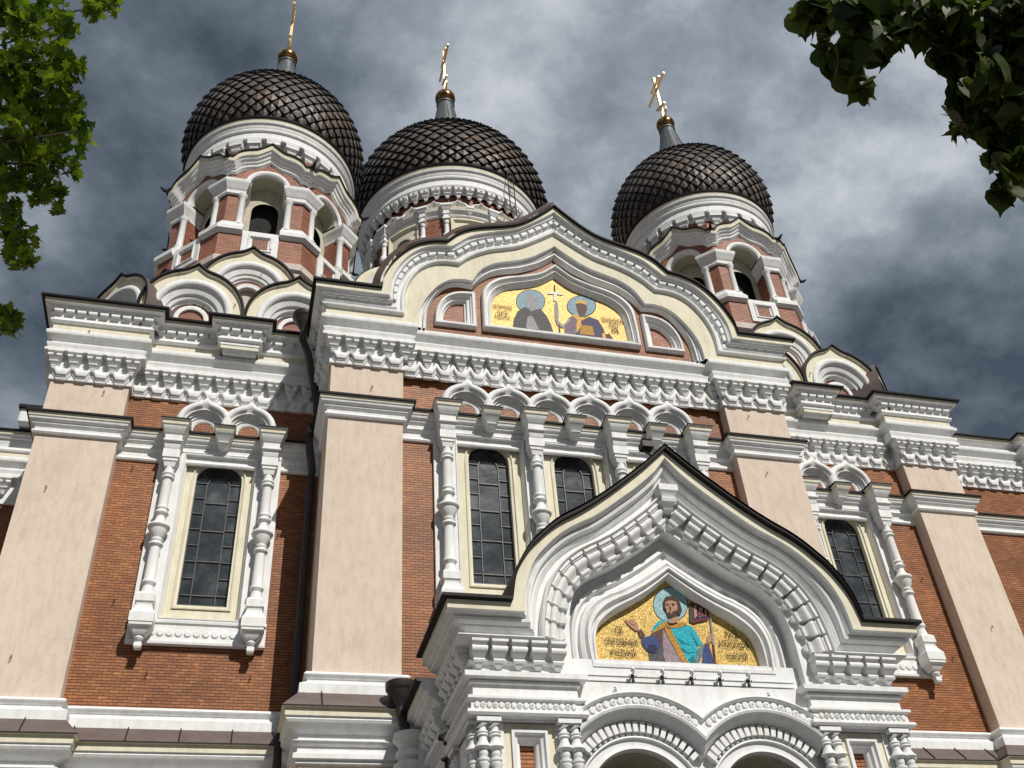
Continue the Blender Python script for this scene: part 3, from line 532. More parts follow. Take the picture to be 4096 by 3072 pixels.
def colonette_mesh():
    """one turned engaged colonette, local origin on its axis at z = 0 (absolute heights)"""
    m = MB(); F = lambda a, o, l: (a, -o+.16, l)
    frusta(m, F, [(16.57, .2, .36), (16.33, .205, .365), (16.31, .175, .335), (16.24, .175, .335), (16.22, .15, .31), (16.10, .12, .28)], 'white')
    L = [(.10, 16.24), (.12, 16.10), (.115, 15.98), (.13, 15.97), (.16, 15.93), (.16, 15.89), (.13, 15.87), (.13, 15.85), (.165, 15.82), (.165, 15.78), (.13, 15.75), (.115, 15.73), (.125, 14.97), (.145, 14.95), (.165, 14.92), (.145, 14.88), (.135, 14.86), (.15, 14.83), (.175, 14.79), (.155, 14.75), (.11, 14.72),
         (.115, 14.62), (.15, 14.54), (.19, 14.50), (.25, 14.46), (.265, 14.41), (.245, 14.37), (.215, 14.35), (.20, 14.28), (.16, 14.18), (.115, 14.11), (.13, 14.09), (.16, 14.06), (.15, 14.02), (.135, 14.0), (.165, 13.97), (.175, 13.93), (.15, 13.89), (.12, 13.87), (.13, 13.03), (.16, 12.98), (.165, 12.94), (.14, 12.90), (.115, 12.86), (.14, 12.74), (.165, 12.66), (.19, 12.62)]
    m.lathe(0, 0, L, 16, 'white')
    frusta(m, F, [(12.66, .15, .32), (12.60, .2, .37), (12.42, .205, .375), (12.40, .175, .34), (12.33, .165, .33), (12.31, .185, .35), (12.28, .185, .35), (12.16, .235, .41), (12.12, .265, .44), (11.90, .265, .44), (11.88, .245, .42), (11.83, .245, .42), (11.80, .19, .36), (11.70, .14, .31), (11.66, .10, .27)], 'white')
    m.lathe(0, 0, [(.05, 11.68), (.09, 11.64), (.115, 11.60), (.09, 11.54), (.06, 11.52), (.06, 11.50)], 12, 'white')
    frusta(m, lambda a, o, l: (a, -o+.07, l), [(11.50, .075, .14), (11.40, .085, .155), (11.36, .06, .13)], 'white')
    return m
col0 = None
def colonette(parent, x, yw):
    global col0
    if col0 is None: col0 = colonette_mesh().build('colonette', parent, (x, yw-.30, 0), smooth=35)
    else: dup(col0, parent, (x, yw-.30, 0))
def arch_outline(cx, hw, z0, zs, rise, n=14, grow=0.0):
    hw += grow; rise += grow; z0 -= grow
    p = [(cx-hw, z0), (cx-hw, zs)]
    for i in range(1, n): t = pi-pi*i/n; p.append((cx+hw*(abs(cos(t))**0.85)*(1 if cos(t) > 0 else -1), zs+rise*(sin(t)**0.85)))
    return p+[(cx+hw, zs), (cx+hw, z0)]
def glazing(parent, cx, yw, hw):
    z0, zs, rise = 12.72, 16.08, 0.54; y = yw+0.26
    m = MB(); m.poly(arch_outline(cx, hw+.02, z0-.02, zs, rise+.02), XZ(y), 'glass'); m.build('window_glass', parent, smooth=0)
    m = MB(); yb = y-0.035
    def bar(p, q, w=0.017):
        d = Vector((q[0]-p[0], q[1]-p[1])).normalized(); n = Vector((-d.y, d.x))*w/2; P = []
        for yy in (yb, y+.005):
            for sx, e in ((-1, p), (1, p), (1, q), (-1, q)): P.append((e[0]+n.x*sx, yy, e[1]+n.y*sx))
        m.hexa([P[i] for i in (0, 1, 2, 3, 4, 5, 6, 7)], 'lead_strip')
    xi = hw*0.50; zt = 16.0
    for s in (-1, 1): bar((cx+s*xi, z0), (cx+s*xi, zt))
    zh = [12.98, 13.93, 14.70, 15.36, zt-.02]
    for z in (12.98, 13.88, 14.72, 15.52): bar((cx-xi, z), (cx+xi, z), .022)
    for k in range(1, 9):
        z = z0+.26+(k-1)*.445
        if z > zs+.1: break
        for s in (-1, 1): bar((cx+s*xi, z), (cx+s*hw, z))
    pts = [(cx+xi*cos(pi-pi*i/8), zt+.26*sin(pi*i/8)**.8) for i in range(9)]
    for a, b in zip(pts, pts[1:]): bar(a, b)
    bar((cx, zt+.26), (cx, zs+rise))
    for s in (-1, 1): bar((cx+s*xi*.85, zt+.16), (cx+s*hw*.78, zs+rise*.66))
    o = arch_outline(cx, hw, z0, zs, rise)
    for a, b in zip(o, o[1:]+o[:1]): bar(a, b, .035)
    m.build('window_leading', parent, smooth=0)
def hood_mesh():
    m = MB(); HW, H, ZB = .73, .67, 17.50; n = 28; rows = []
    for e_, y in ((1.0, 0), (1.0, -.16), (.97, -.25), (.91, -.32), (.83, -.34), (.76, -.31), (.715, -.24), (.67, -.235), (.655, -.15), (.60, -.145), (.585, -.085), (.52, -.08), (.505, -.04), (.40, -.035), (.36, -.006)):
        r = []
        for i in range(n+1):
            t = pi-pi*i/n; x = HW*e_*cos(t); z = ZB+(H+.17)*e_*(sin(t)**.82)
            if e_ > .66: z += .15*max(0, 1-abs(x)/.15)**1.4*min(1, (e_-.66)/.2)
            r.append((x, y, z))
        rows.append(r)
    m.grid(rows, 'white'); return m
hood0 = None
def hood(parent, x, yw):
    global hood0
    if hood0 is None: hood0 = hood_mesh().build('hood_arch', parent, (x, yw, 0), smooth=50)
    else: dup(hood0, parent, (x, yw, 0))
def arcade(cols, centres, yw, hw, label):
    x0, x1 = min(cols)-.29, max(cols)+.29; m = MB(); yf = yw-.10
    rects = [rect(c-.90, c+.90, 12.20, 16.72) for c in centres]
    m.poly(rect(x0, x1, 12.18, 16.87), XZ(yf), 'white', rects)
    for xx in (x0, x1): m.face([(xx, yf, 12.18), (xx, yf, 16.87), (xx, yw+.01, 16.87), (xx, yw+.01, 12.18)][::(1 if xx == x0 else -1)], 'white')
    for c in centres:
        prev = None; rws = []
        for g_, y, gt in ((0, yf, 0), (0, yf-.03, 0), (.02, yf-.035, .02), (.03, yf+.01, .02), (.04, yf+.02, .02), (.045, yf+.06, .0), (.06, yf+.07, .0), (.065, yf+.11, -.03), (.08, yf+.12, -.04), (.085, yw+.09, -.10)):
            rws.append([(c-.90+g_, y, 12.20+g_), (c-.90+g_, y, 16.72-gt), (c+.90-g_, y, 16.72-gt), (c+.90-g_, y, 12.20+g_)])
        m.grid(rws, ['white']*7+['cream']*2, closed=True)
        m.poly(rect(c-.815, c+.815, 12.285, 16.82), XZ(yw+.09), 'cream', [arch_outline(c, hw, 12.62, 16.08, .54, grow=.10)])
        rws = []
        for gr, y, zb in ((.11, yw+.09, 0), (.10, yw+.05, 0), (.07, yw+.045, 0), (.055, yw+.085, 0), (.04, yw+.09, 0), (.0, yw+.10, 0), (.0, yw+.27, .07)):
            o = arch_outline(c, hw, 12.65+zb, 16.08, .54, grow=gr); rws.append([(a, y, b) for a, b in o])
        m.grid(rws, 'cream', closed=True)
    # sill band with its row of discs
    P = [(yw, 11.59), (yf-.05, 11.585), (yf-.06, 11.64), (yf, 11.66), (yf, 12.06), (yf-.04, 12.09), (yf-.05, 12.15), (yf-.02, 12.18), (yf, 12.19)]
    m.grid([[(x0-.02, y, z), (x1+.02, y, z)] for y, z in P], 'white')
    for xx, e_ in ((x0-.02, 1), (x1+.02, -1)): m.face([(xx, y, z) for y, z in P+[(yw, 12.19)]][::-e_], 'white')
    k = int(round((x1-x0-1.0)/.2)); xs = x0+.5
    for i in range(k+1):
        xc = xs+i*(x1-x0-1.0)/k; rr = .083
        m.grid([[(xc+rr*q*cos(2*pi*j/14), yf-dd, 11.86+rr*q*sin(2*pi*j/14)) for j in range(14)] for q, dd in ((1, 0), (1, .02), (.85, .032), (.05, .035))], 'white', closed=True)
    cs = sorted(cols)
    for x in cs: capital(m, x, yw)
    for c in centres: mini_bracket(m, c, yw)
    # string course running behind the capitals
    o = m.build('window_surround', church); tag(o, label)
    for x in cs: colonette(o, x, yw)
    for c in centres:
        for d in (-.565, .565): hood(o, c+d, yw)
        glazing(o, c, yw, hw)
    return o
arcade([-10.06, -7.66], [-8.86], WW, .56, 'single window surround left of the downpipe')
arcade([-3.44, -1.135, 1.135, 3.44], [-2.27, 0, 2.27], CW, .53, 'triple window surround behind the porch gable')
arcade([10.06, 7.66], [8.86], WW, .56, 'single window surround right of the porch gable')
m = MB()
for s in (-1, 1):
    q = [(s*PX1, 8.0 if s < 0 else 3.2), (s*PX1, WP), (s*PX0, WP), (s*PX0, WW)]
    q2 = [(s*PX0, WW), (s*CX1, WW)]
    if s > 0: q = q[::-1]; q2 = q2[::-1]
    cornice(m, q, MC); cornice(m, q2, MW)
    q = [(s*CX1, WW+.1), (s*CX1, CP), (s*CX0, CP), (s*CX0, CW)]
    cornice(m, q if s < 0 else q[::-1], MC)
cornice(m, [(-CX0, CW), (CX0, CW)], MW)
cornice(m, pr, MC)
m.build('string_course', church)

# ---- plinth with its sloping metal skirt
BP = [(0.0, 10.14, 'white'), (.12, 10.13, 'white'), (.165, 10.07, 'white'), (.13, 10.0, 'white'), (.09, 9.98, 'white'), (.09, 9.93, 'white'), (.14, 9.90, 'white'), (.25, 9.83, 'white'), (.25, 9.63, 'brown_metal'), (.56, 9.27, 'black_metal'), (.57, 9.23, 'cream'),
      (.50, 9.23, 'cream'), (.50, 9.08, 'white'), (.45, 9.07, 'white'), (.47, 9.02, 'white'), (.44, 8.97, 'white'), (.36, 8.95, 'white'), (.20, 8.82, 'white'), (.20, 8.72, 'white'), (.24, 8.70, 'white'), (.31, 8.66, 'white'), (.28, 8.61, 'white'), (.20, 8.58, 'white'), (.20, 8.47, 'white'), (.28, 8.42, 'white'), (.28, 8.33, 'white'),
      (.2, 8.31, 'white'), (.22, 8.26, 'white'), (.2, 8.22, 'pink'), (.16, 8.2, 'pink'), (.16, 0.0, 'pink')][::-1]
BP = [(o, z, BP[i+1][2] if i+1 < len(BP) else 'white') for i, (o, z, q) in enumerate(BP)]
m = MB()
cornice(m, [(-PX1, 8.0), (-PX1, WP), (-PX0, WP), (-PX0, WW), (-CX1, WW)], BP)
cornice(m, [(-CX1, WW), (-CX1, CP), (-CX0, CP), (-CX0, CW), (-4.0, CW)], BP)
cornice(m, [(4.0, CW), (CX0, CW), (CX0, CP), (CX1, CP), (CX1, WW)], BP)
cornice(m, [(CX1, WW), (PX0, WW), (PX0, WP), (PX1, WP), (PX1, BY), (16.9, BY), (16.9, BY-.4), (18.9, BY-.4), (18.9, BY), (BX, BY)], BP)
cornice(m, [(-30, 7.2), (-PX1, 7.2)], BP)
# standing seams on the skirt
for (x, y) in [(-12.9, WP), (-11.9, WP)]+[(-11.0+i*1.05, WW) for i in range(5)]+[(-6.2, CP), (-4.75, CP), (7.2, WW), (8.1, WW), (9.0, WW), (9.9, WW), (10.8, WW), (11.8, WP), (12.8, WP), (14, BY), (15, BY)]:
    m.hexa([(x-.012, y-.565, 9.275), (x+.012, y-.565, 9.275), (x+.012, y-.25, 9.635), (x-.012, y-.25, 9.635), (x-.012, y-.57, 9.30), (x+.012, y-.57, 9.30), (x+.012, y-.25, 9.665), (x-.012, y-.25, 9.665)], 'black_metal')
m.build('plinth', church)

# ---- the great gable
nA, nB = 26, 26
def curve(A, B, xend=None, zend=None):
    a = resample(A, nA); b = resample([A[-1]]+B, nB)[1:]; return a+b
G0 = curve([(0, 25.16), (.16, 24.98), (.48, 24.66), (.83, 24.34), (1.19, 24.08), (1.56, 23.92), (1.93, 23.81), (2.31, 23.70), (2.68, 23.56), (3.03, 23.32), (3.23, 23.09), (3.39, 22.90)],
           [(3.66, 22.86), (3.92, 22.78), (4.28, 22.59), (4.61, 22.26), (4.91, 21.82), (5.10, 21.39), (5.19, 21.11), (5.22, 20.745)])
G1 = curve([(0, 24.96), (.5, 24.55), (.86, 24.27), (1.21, 24.02), (1.58, 23.85), (1.95, 23.71), (2.32, 23.54), (2.68, 23.35), (2.95, 23.09), (3.23, 22.84)],
           [(3.62, 22.80), (3.95, 22.69), (4.30, 22.44), (4.61, 22.04), (4.86, 21.54), (4.97, 21.14), (5.0, 20.57)])
G3 = curve([(0.0, 24.52), (.56, 24.10), (.92, 23.84), (1.28, 23.62), (1.65, 23.48), (2.03, 23.35), (2.39, 23.17), (2.75, 22.92), (2.95, 22.72), (3.09, 22.57)],
           [(3.48, 22.56), (3.85, 22.46), (4.2, 22.18), (4.46, 21.77), (4.62, 21.35), (4.69, 20.93), (4.69, 20.34)])
G4 = curve([(0, 24.12), (.53, 23.69), (.88, 23.43), (1.25, 23.24), (1.62, 23.11), (1.99, 22.97), (2.35, 22.73), (2.54, 22.50), (2.66, 22.26), (2.75, 22.09)],
           [(3.03, 22.11), (3.4, 22.02), (3.74, 21.74), (4.01, 21.35), (4.18, 20.99), (4.29, 20.58), (4.32, 19.92)])
G5 = curve([(0, 23.77), (.58, 23.30), (.94, 23.1), (1.3, 22.93), (1.68, 22.82), (2.05, 22.67), (2.4, 22.39), (2.55, 22.21), (2.70, 22.02)],
           [(3.13, 22.05), (3.49, 21.9), (3.75, 21.57), (3.92, 21.21), (4.03, 20.8), (4.06, 19.92)])
def row(a, b, t, y, xe=None, dz=0.0):
    c = [lerp(p, q, t) for p, q in zip(a, b)]
    if dz: c = [(p[0], p[1]+dz) for p in c]
    if xe is not None: c = c+[(xe, c[-1][1])]
    return [(x, y, z) for x, z in mirror(c)]
def zone(mb_, spec, ext=None):
    """spec rows: (curveA, curveB, t, y, material above); ext(y) = x of the shoulder end"""
    rows = [row(a, b, t, y, ext(y) if ext else None, *rest[1:]) for a, b, t, y, *rest in spec]
    mb_.grid(rows, [q[4] for q in spec[:-1]], flip=True)
ex = lambda y: CX1-min(0, y)
def sh(c, Y0, Y1):
    k = (Y1+20.0)/(Y0+20.0); return [(max(0, -7.773+(x+7.773)*k) if x > 0 else 0.0, 1.65+(z-1.65)*k) for x, z in c]
G1 = sh(G1, -.40, -.45); G3 = sh(G3, -.05, -.26); G4 = sh(G4, 0, -.25); G5 = sh(G5, .30, .05)
G4 = [(x, max(z, 19.915)) for x, z in G4]; G5 = [(x, max(z, 19.915)) for x, z in G5]
m = MB()
zone(m, [(G0, G0, 0, -.3, 'black_metal', .07), (G0, G0, 0, -.665, 'black_metal', .065), (G0, G0, 0, -.67, 'black_metal', -.0), (G0, G1, 0.0, -.57, 'cream'), (G0, G1, .80, -.57, 'white'), (G0, G1, .82, -.53, 'white'), (G0, G1, .92, -.51, 'white'), (G0, G1, 1.0, -.48, 'white'),
         (G1, G3, .10, -.47, 'white'), (G1, G3, .14, -.44, 'white'), (G1, G3, .17, -.34, 'white'), (G1, G3, .46, -.34, 'white'), (G1, G3, .50, -.30, 'white'), (G1, G3, .66, -.29, 'white'), (G1, G3, .70, -.34, 'white'), (G1, G3, .80, -.375, 'white'), (G1, G3, .92, -.36, 'white'), (G1, G3, .95, -.30, 'white'), (G1, G3, 1.0, -.25, 'white')], ex)
g3m = [(x, z) for x, _, z in row(G3, G3, 0, 0, CX1+.25)]; g4m = [(x, z) for x, _, z in row(G4, G4, 0, 0)]
for s in (-1, 1):
    a_ = [(s*x, z) for x, z in G3]+[(s*(CX1+.25), G3[-1][1]), (s*(CX1+.25), 19.91)]; b_ = [(s*x, z) for x, z in G4 if z > 19.93]; b_ += [(b_[-1][0], 19.91)]
    m.poly(a_+b_[::-1], XZ(-.25), 'cream')
zone(m, [(G4, G5, 0, -.25, 'white'), (G4, G5, .0, -.14, 'white'), (G4, G5, .10, -.13, 'white'), (G4, G5, .30, -.12, 'white'), (G4, G5, .36, -.04, 'white'), (G4, G5, .50, -.03, 'white'), (G4, G5, .52, -.12, 'white'), (G4, G5, .72, -.13, 'white'), (G4, G5, .80, -.04, 'white'), (G4, G5, .92, -.02, 'white'), (G4, G5, .96, .07, 'white')])
# dentils following the gable
def along(c1, c2, t, pitch):
    c = [lerp(p, q, t) for p, q in zip(c1, c2)]; L = 0; nxt = pitch/2
    for a, b in zip(c, c[1:]):
        l = math.hypot(b[0]-a[0], b[1]-a[1])
        while L+l > nxt:
            f = (nxt-L)/l; yield lerp(a, b, f), ((b[0]-a[0])/l, (b[1]-a[1])/l); nxt += pitch
        L += l
def dent_on(mb_, c1, c2, t0, t1, w, y0, y1, pitch, s):
    w0 = None
    for (p, d), (q, _) in zip(along(c1, c2, t0, pitch), along(c1, c2, t1, pitch)):
        nrm_ = (d[1], -d[0]); k = abs((q[0]-p[0])*nrm_[0]+(q[1]-p[1])*nrm_[1]); q = (p[0]-nrm_[0]*-k, p[1]-nrm_[1]*-k)
        if math.hypot(q[0], q[1]-22) > math.hypot(p[0], p[1]-22)+.5: pass
        P = []
        for y in (y0, y1):
            for e_, sg in ((p, -1), (p, 1), (q, 1), (q, -1)): P.append((s*(e_[0]+d[0]*sg*w/2), y, e_[1]+d[1]*sg*w/2))
        mb_.hexa(P, 'white')
for s in (-1, 1):
    dent_on(m, G1, G3, .18, .40, .205, -.425, -.33, .29, s)
    x = 5.1
    while x < CX1+.2: m.box(s*x-.107, s*x+.107, -.415, -.33, 20.435, 20.545, 'white'); x += .29
gable = m.build('gable', church, smooth=45)
# frames
def closed_loft(mb_, rows_, mats): mb_.grid(rows_, mats, closed=True, flip=True)
M0 = [(0, 23.42), (.52, 23.03), (.88, 22.85), (1.25, 22.72), (1.62, 22.62), (1.99, 22.45), (2.26, 22.20), (2.41, 21.9), (2.44, 21.5), (2.45, 20.45)]
M1 = [(0, 23.02), (.53, 22.67), (.89, 22.51), (1.26, 22.38), (1.62, 22.25), (1.91, 22.03), (2.06, 21.76), (2.12, 21.41), (2.14, 21.07), (2.15, 20.76)]
M0 = resample(sh(M0, .2, -.04), 30); M1 = resample(sh(M1, .35, .12), 30)
def mrow(a, b, t, y): return [(x, y, z) for x, z in mirror([lerp(p, q, t) for p, q in zip(a, b)])]
m = MB()
closed_loft(m, [mrow(M0, M1, t, y) for t, y in ((0, .08), (0, -.06), (.06, -.11), (.16, -.13), (.30, -.12), (.36, -.06), (.42, -.05), (.46, .0), (.56, .01), (.60, -.03), (.66, -.03), (.72, .03), (.84, .06), (.88, .10), (.97, .12), (1, .18))], 'white')
fr = m.build('icon_frame', gable, smooth=45)
def arcres(p0, pts, n): return resample([p0]+pts, n)
Q0 = [(2.64, 21.84), (2.64, 20.46)]+resample([(3.84, 20.46), (3.82, 20.85), (3.74, 21.2), (3.56, 21.52), (3.33, 21.72), (3.0, 21.82), (2.64, 21.84)], 14)[:-1]
Q1 = [(2.95, 21.56), (2.95, 20.79)]+resample([(3.58, 20.79), (3.55, 21.02), (3.46, 21.25), (3.33, 21.42), (3.15, 21.53), (2.95, 21.56)], 14)[:-1]
Q0 = sh(Q0, .2, -.06); Q1 = sh(Q1, .4, .12)
holes = [[(x, z) for x, _, z in mrow(M0, M1, .3, 0)]]
for s in (-1, 1):
    m = MB(); rws = []
    for t, y in ((0, .08), (0, -.04), (.12, -.09), (.34, -.09), (.42, -.03), (.5, -.02), (.56, .04), (.8, .06), (.86, .13), (1, .15), (1, .21)):
        rws.append([(s*lerp(a, b, t)[0], y, lerp(a, b, t)[1]) for a, b in zip(Q0, Q1)])
    m.grid(rws, 'white', closed=True, flip=(s > 0))
    holes.append([(s*lerp(a, b, .4)[0], lerp(a, b, .4)[1]) for a, b in zip(Q0, Q1)])
    m.poly([(s*a, b) for a, b in Q1], XZ(.20), 'brick_pale')
    m.build('niche_frame', gable, smooth=45)
m = MB(); g5 = [(x, z) for x, _, z in row(G5, G5, 0, 0)]
m.poly(g5, XZ(.055), 'brick', holes); m.build('tympanum', gable, smooth=0)
m = MB(); rws = []
for y, sc in ((-.64, 1), (6.5, 1)): rws.append([(x, y, z+.065) for x, _, z in row(G0, G0, 0, 0, None)])
m.grid(rws, 'copper_roof')
# raised metal coping standing above the roof edge on the weather side
L_ = G0[:-1]; cop = []
for o_, y_ in ((.075, -.66), (.15, -.62), (.27, -.56), (.29, -.3)):
    r_ = []
    for i, (x, z) in enumerate(L_):
        a, b = L_[max(0, i-1)], L_[min(len(L_)-1, i+1)]; d = math.hypot(b[0]-a[0], b[1]-a[1]); nx, nz_ = -(b[1]-a[1])/d, (b[0]-a[0])/d
        if i == 0: nx, nz_ = 0, 1
        r_.append((-(x+nx*o_), y_, z+abs(nz_)*o_))
    cop.append(r_)
m.grid(cop, 'copper_roof')
m.build('gable_roof', gable, smooth=40)

def art(name, outline, y, base, shapes, texts, parent, ymat='dark'):
    m = MB(); m.poly(outline, XZ(y), base); k = 1
    for mat, pts in shapes:
        yy = y-0.0012*k-.002; k += 1
        # clip to the panel's bottom edge
        m.poly([(a, max(b, min(q[1] for q in outline)+.012)) for a, b in pts], XZ(yy), 'm_'+mat)
    m.build(name, parent, smooth=0)
    lm = MB(); lm.mi('m_dark'); first = None
    verts = []; faces = []
    for t_, cx, cz, w, h in texts:
        cu = bpy.data.curves.new('t', 'FONT'); cu.body = t_; cu.size = 1; cu.align_x = 'CENTER'; cu.resolution_u = 3; cu.offset = 0.004
        ob = bpy.data.objects.new('t', cu); COL.objects.link(ob); bpy.context.view_layer.update()
        me = ob.to_mesh(); xs = [v.co.x for v in me.vertices]; ys = [v.co.y for v in me.vertices]
        if xs:
            x0, x1, y0, y1 = min(xs), max(xs), min(ys), max(ys); b = len(lm.v)
            for v in me.vertices: lm.v.append((cx+((v.co.x-x0)/(x1-x0)-.5)*w, y-.03, cz+((v.co.y-y0)/(y1-y0)-.5)*h*1.5))
            for pl in me.polygons: lm.f.append([b+i for i in pl.vertices]); lm.m.append(0); lm.uv.append(None)
        ob.to_mesh_clear(); bpy.data.objects.remove(ob); bpy.data.curves.remove(cu)
    lm.build('lettering', parent, smooth=0)
def shs(c): k = (20.16)/(20.42); return [(-7.773+(x+7.773)*k, 1.65+(z-1.65)*k) for x, z in c]
art('mosaic_icon', [(x, z) for x, _, z in mrow(M1, M1, 0, 0)], .16, 'gold_mosaic', [(n_, shs(p_)) for n_, p_ in GABLE_ART], [(t_, *shs([(a_, b_)])[0], w_*.986, h_*.986) for t_, a_, b_, w_, h_ in GABLE_TXT], gable)
# ---- kokoshnik gables round the tower feet
def kok_mesh(upper):
    m = MB(); R = 1.40; zc = 21.35; n = 36
    def out(e_, t): # radius e_ in units, angle
        x = e_*R*cos(t); z = zc+e_*R*(sin(t)**.92)*1.15
        if e_ > .84: z += .24*max(0, 1-abs(x)/.34)**1.5*min(1, (e_-.84)/.14)
        return x, z
    rows = []; mats = []; dk = .6 if upper else 1.0
    spec = [(1.032, 1.6 if not upper else 1.51, 'brown_metal'), (1.032, -.13, 'black_metal'), (.992, -.14, 'black_metal'), (.97, -.08, 'cream'), (.965, 0, 'cream'), (.79, 0, 'white'), (.785, -.06, 'white'), (.74, -.10, 'white'), (.69, -.09, 'white'), (.65, -.03, 'white'), (.645, .02, 'white'), (.60, .05, 'white'), (.53, .10, 'white'), (.52, .16, 'white'), (.46, .20, 'white'), (.455, .28, 'white'), (.42, .30, 'white'), (.415, .36, 'brick_pale')]
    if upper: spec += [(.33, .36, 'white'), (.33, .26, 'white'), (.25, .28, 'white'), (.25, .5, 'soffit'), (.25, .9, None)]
    else: spec += [(.345, .36, 'white'), (.34, .28, 'white'), (.30, .25, 'white'), (.25, .27, 'white'), (.245, .34, 'brick_pale'), (.01, .34, None)]
    for e_, y, mt in spec:
        r = []; y = y*dk if 0 < y < 1.5 else y
        x0, z0 = out(e_, pi); 
        r.append((x0, y, zc-.9))
        for i in range(n+1): x, z = out(e_, pi-pi*i/n); r.append((x, y, z))
        x0, z0 = out(e_, 0); r.append((x0, y, zc-.9)); rows.append(r)
    m.grid(rows, [q[2] for q in spec[:-1]], flip=True)
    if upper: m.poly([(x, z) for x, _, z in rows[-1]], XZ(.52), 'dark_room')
    return m
kok = {}
def kokoshnik(parent, key, loc, rz):
    if key not in kok: kok[key] = kok_mesh(key == 'u').build('kokoshnik', parent, loc, smooth=45); kok[key].rotation_euler = (0, 0, rz)
    else: dup(kok[key], parent, loc, (0, 0, rz))

# ---- domes
def dome_mesh(R, zc, ncol, low):
    m = MB(); tones = []
    th = -0.56; rows = []
    while th < 1.42:
        r = R*cos(th); rows.append((r, zc+R*sin(th)*(low if th < 0 else 1), th)); th += (pi*max(r, .25*R)/ncol)*1.12/R
    def P(i, k, off): # k half-steps
        r, z, t_ = rows[i]; a = pi*k/ncol
        return ((r+off*cos(t_))*sin(a), -(r+off*cos(t_))*cos(a), z+off*sin(t_))
    m.lathe(0, 0, [(q[0]*.995, q[1]) for q in rows], ncol*2, 'scale_copper'); tones += [(.15, .15, .15)]*((len(rows)-1)*ncol*2)  # backing toned dark, painting shade into the seams between scales
    rr = random.Random(3); D = R*.028
    for i in range(1, len(rows)-1):
        ph = i % 2
        for k in range(ncol):
            kk = 2*k+ph
            T = P(i+1, kk, D*.12); B = P(i-1, kk, D*1.25); Lf = P(i, kk-.90, D*.35); Rg = P(i, kk+.90, D*.35); Cc = P(i, kk, D*.75)
            v = 0.85+rr.random()*.7; tn = (v*(1+rr.uniform(-.04, .10)), v, v*(1-rr.uniform(-.02, .10)))
            for f in ((T, Lf, Cc), (T, Cc, Rg), (Lf, B, Cc), (Cc, B, Rg)): m.face(f, 'scale_copper'); tones.append(tn)
            B0 = P(i-1, kk, 0); L0 = P(i, kk-.93, 0); R0 = P(i, kk+.93, 0)
            for f in ((Lf, L0, B0, B), (B, B0, R0, Rg)): m.face(f, 'scale_copper'); tones.append((.14, .13, .13))  # skirts toned dark for the shade under each scale's lower edge
    m.tone = tones
    return m, rows[-1]
def cross_mesh(h, hl, hs, w=.055):
    """gilded three-bar cross, bars running along Y, base at z=0"""
    m = MB(); m.box(-w, w, -w, w, 0, h, 'cross_gold')
    def bar(z, l, sl=0.0, ww=w*.9):
        P = []
        for zz in (-ww, ww):
            for x, y in ((-ww, -l), (ww, -l), (ww, l), (-ww, l)): P.append((x, y, z+zz+sl*y))
        m.hexa(P, 'cross_gold')
    bar(h*.865, hs); bar(h*.735, hl); bar(h*.32, hs*.8, .55)
    for s in (-1, 1):
        m.tube([(0, 0, .12), (0, s*hs*.45, .14), (0, s*hs*.75, .34), (0, s*hs*.8, .55)], [w*1.1, w*1.2, w*.9, w*.4], 6, 'cross_gold')
    m.box(-w*1.3, w*1.3, -w*1.3, w*1.3, h, h+w, 'cross_gold')
    m.lathe(0, 0, [(.14, 0), (.10, .06), (.06, .16), (.05, .2)], 10, 'cross_gold')
    return m
def crown(parent, R, zc, ncol, k, zb, rb, ch, low=.80):
    """dome > here siblings: dome, neck, ball, cross"""
    dm, (rt, zt, _) = dome_mesh(R, zc, ncol, low)
    a = dm.build('dome', parent, smooth=0)
    m = MB(); top = zb-rb*.86
    H_ = top-.2*k-zt; pr = [(max(rt*1.05, .95*k), zt-.06), (.95*k, zt+.04*k), (.88*k, zt+.14*H_), (.78*k, zt+.28*H_), (.66*k, zt+.44*H_), (.54*k, zt+.60*H_), (.44*k, zt+.78*H_), (.375*k, zt+.92*H_), (.345*k, top-.16*k), (.385*k, top-.14*k), (.385*k, top-.07*k), (.33*k, top-.05*k), (.30*k, top+.06)]
    m.lathe(0, 0, pr, 36, 'neck_metal')
    for i in range(14):
        an = 2*pi*i/14; m.tube([(r*1.01*sin(an), -r*1.01*cos(an), z) for r, z in pr[1:8]], .014*k, 4, 'neck_metal', cap=False)
    b = m.build('dome_neck', parent, smooth=40)
    m = MB(); m.lathe(0, 0, [(rb*cos(t_), zb+rb*sin(t_)) for t_ in [(-pi/2+.02)+(pi-.04)*i/18 for i in range(19)]], 28, 'gold'); c = m.build('finial_ball', parent, smooth=60)
    m = cross_mesh(*ch); d = m.build('cross', parent, (0, 0, zb+rb*.93), smooth=0)
    return a, b, c, d
def drum_cornice(r0, z0, k, mb_, depth=1.62):
    """white ring mouldings under the dome; r0,z0 = the black rim"""
    pr = [(-.44*k, -depth*k, 'white'), (-.42*k, -1.02*k, 'white'), (-.20*k, -1.0*k, 'white'), (-.18*k, -.95*k, 'white'), (-.20*k, -.90*k, 'white'), (-.19*k, -.66*k, 'white'), (-.13*k, -.63*k, 'white'), (-.11*k, -.58*k, 'white'), (-.13*k, -.54*k, 'white'),
          (-.14*k, -.50*k, 'white'), (-.10*k, -.44*k, 'white'), (-.10*k, -.36*k, 'white'), (-.03*k, -.30*k, 'white'), (-.02*k, -.25*k, 'white'), (-.06*k, -.22*k, 'white'), (-.05*k, -.20*k, 'cream'), (-.04*k, -.06*k, 'black_metal'), (.02, -.05*k, 'black_metal'), (.04*k, 0.01, 'black_metal'), (-.5*k, .12*k, 'black_metal')]
    mb_.lathe(0, 0, [(r0+a, z0+b) for a, b, _ in pr], 72, [q[2] for q in pr[:-1]])
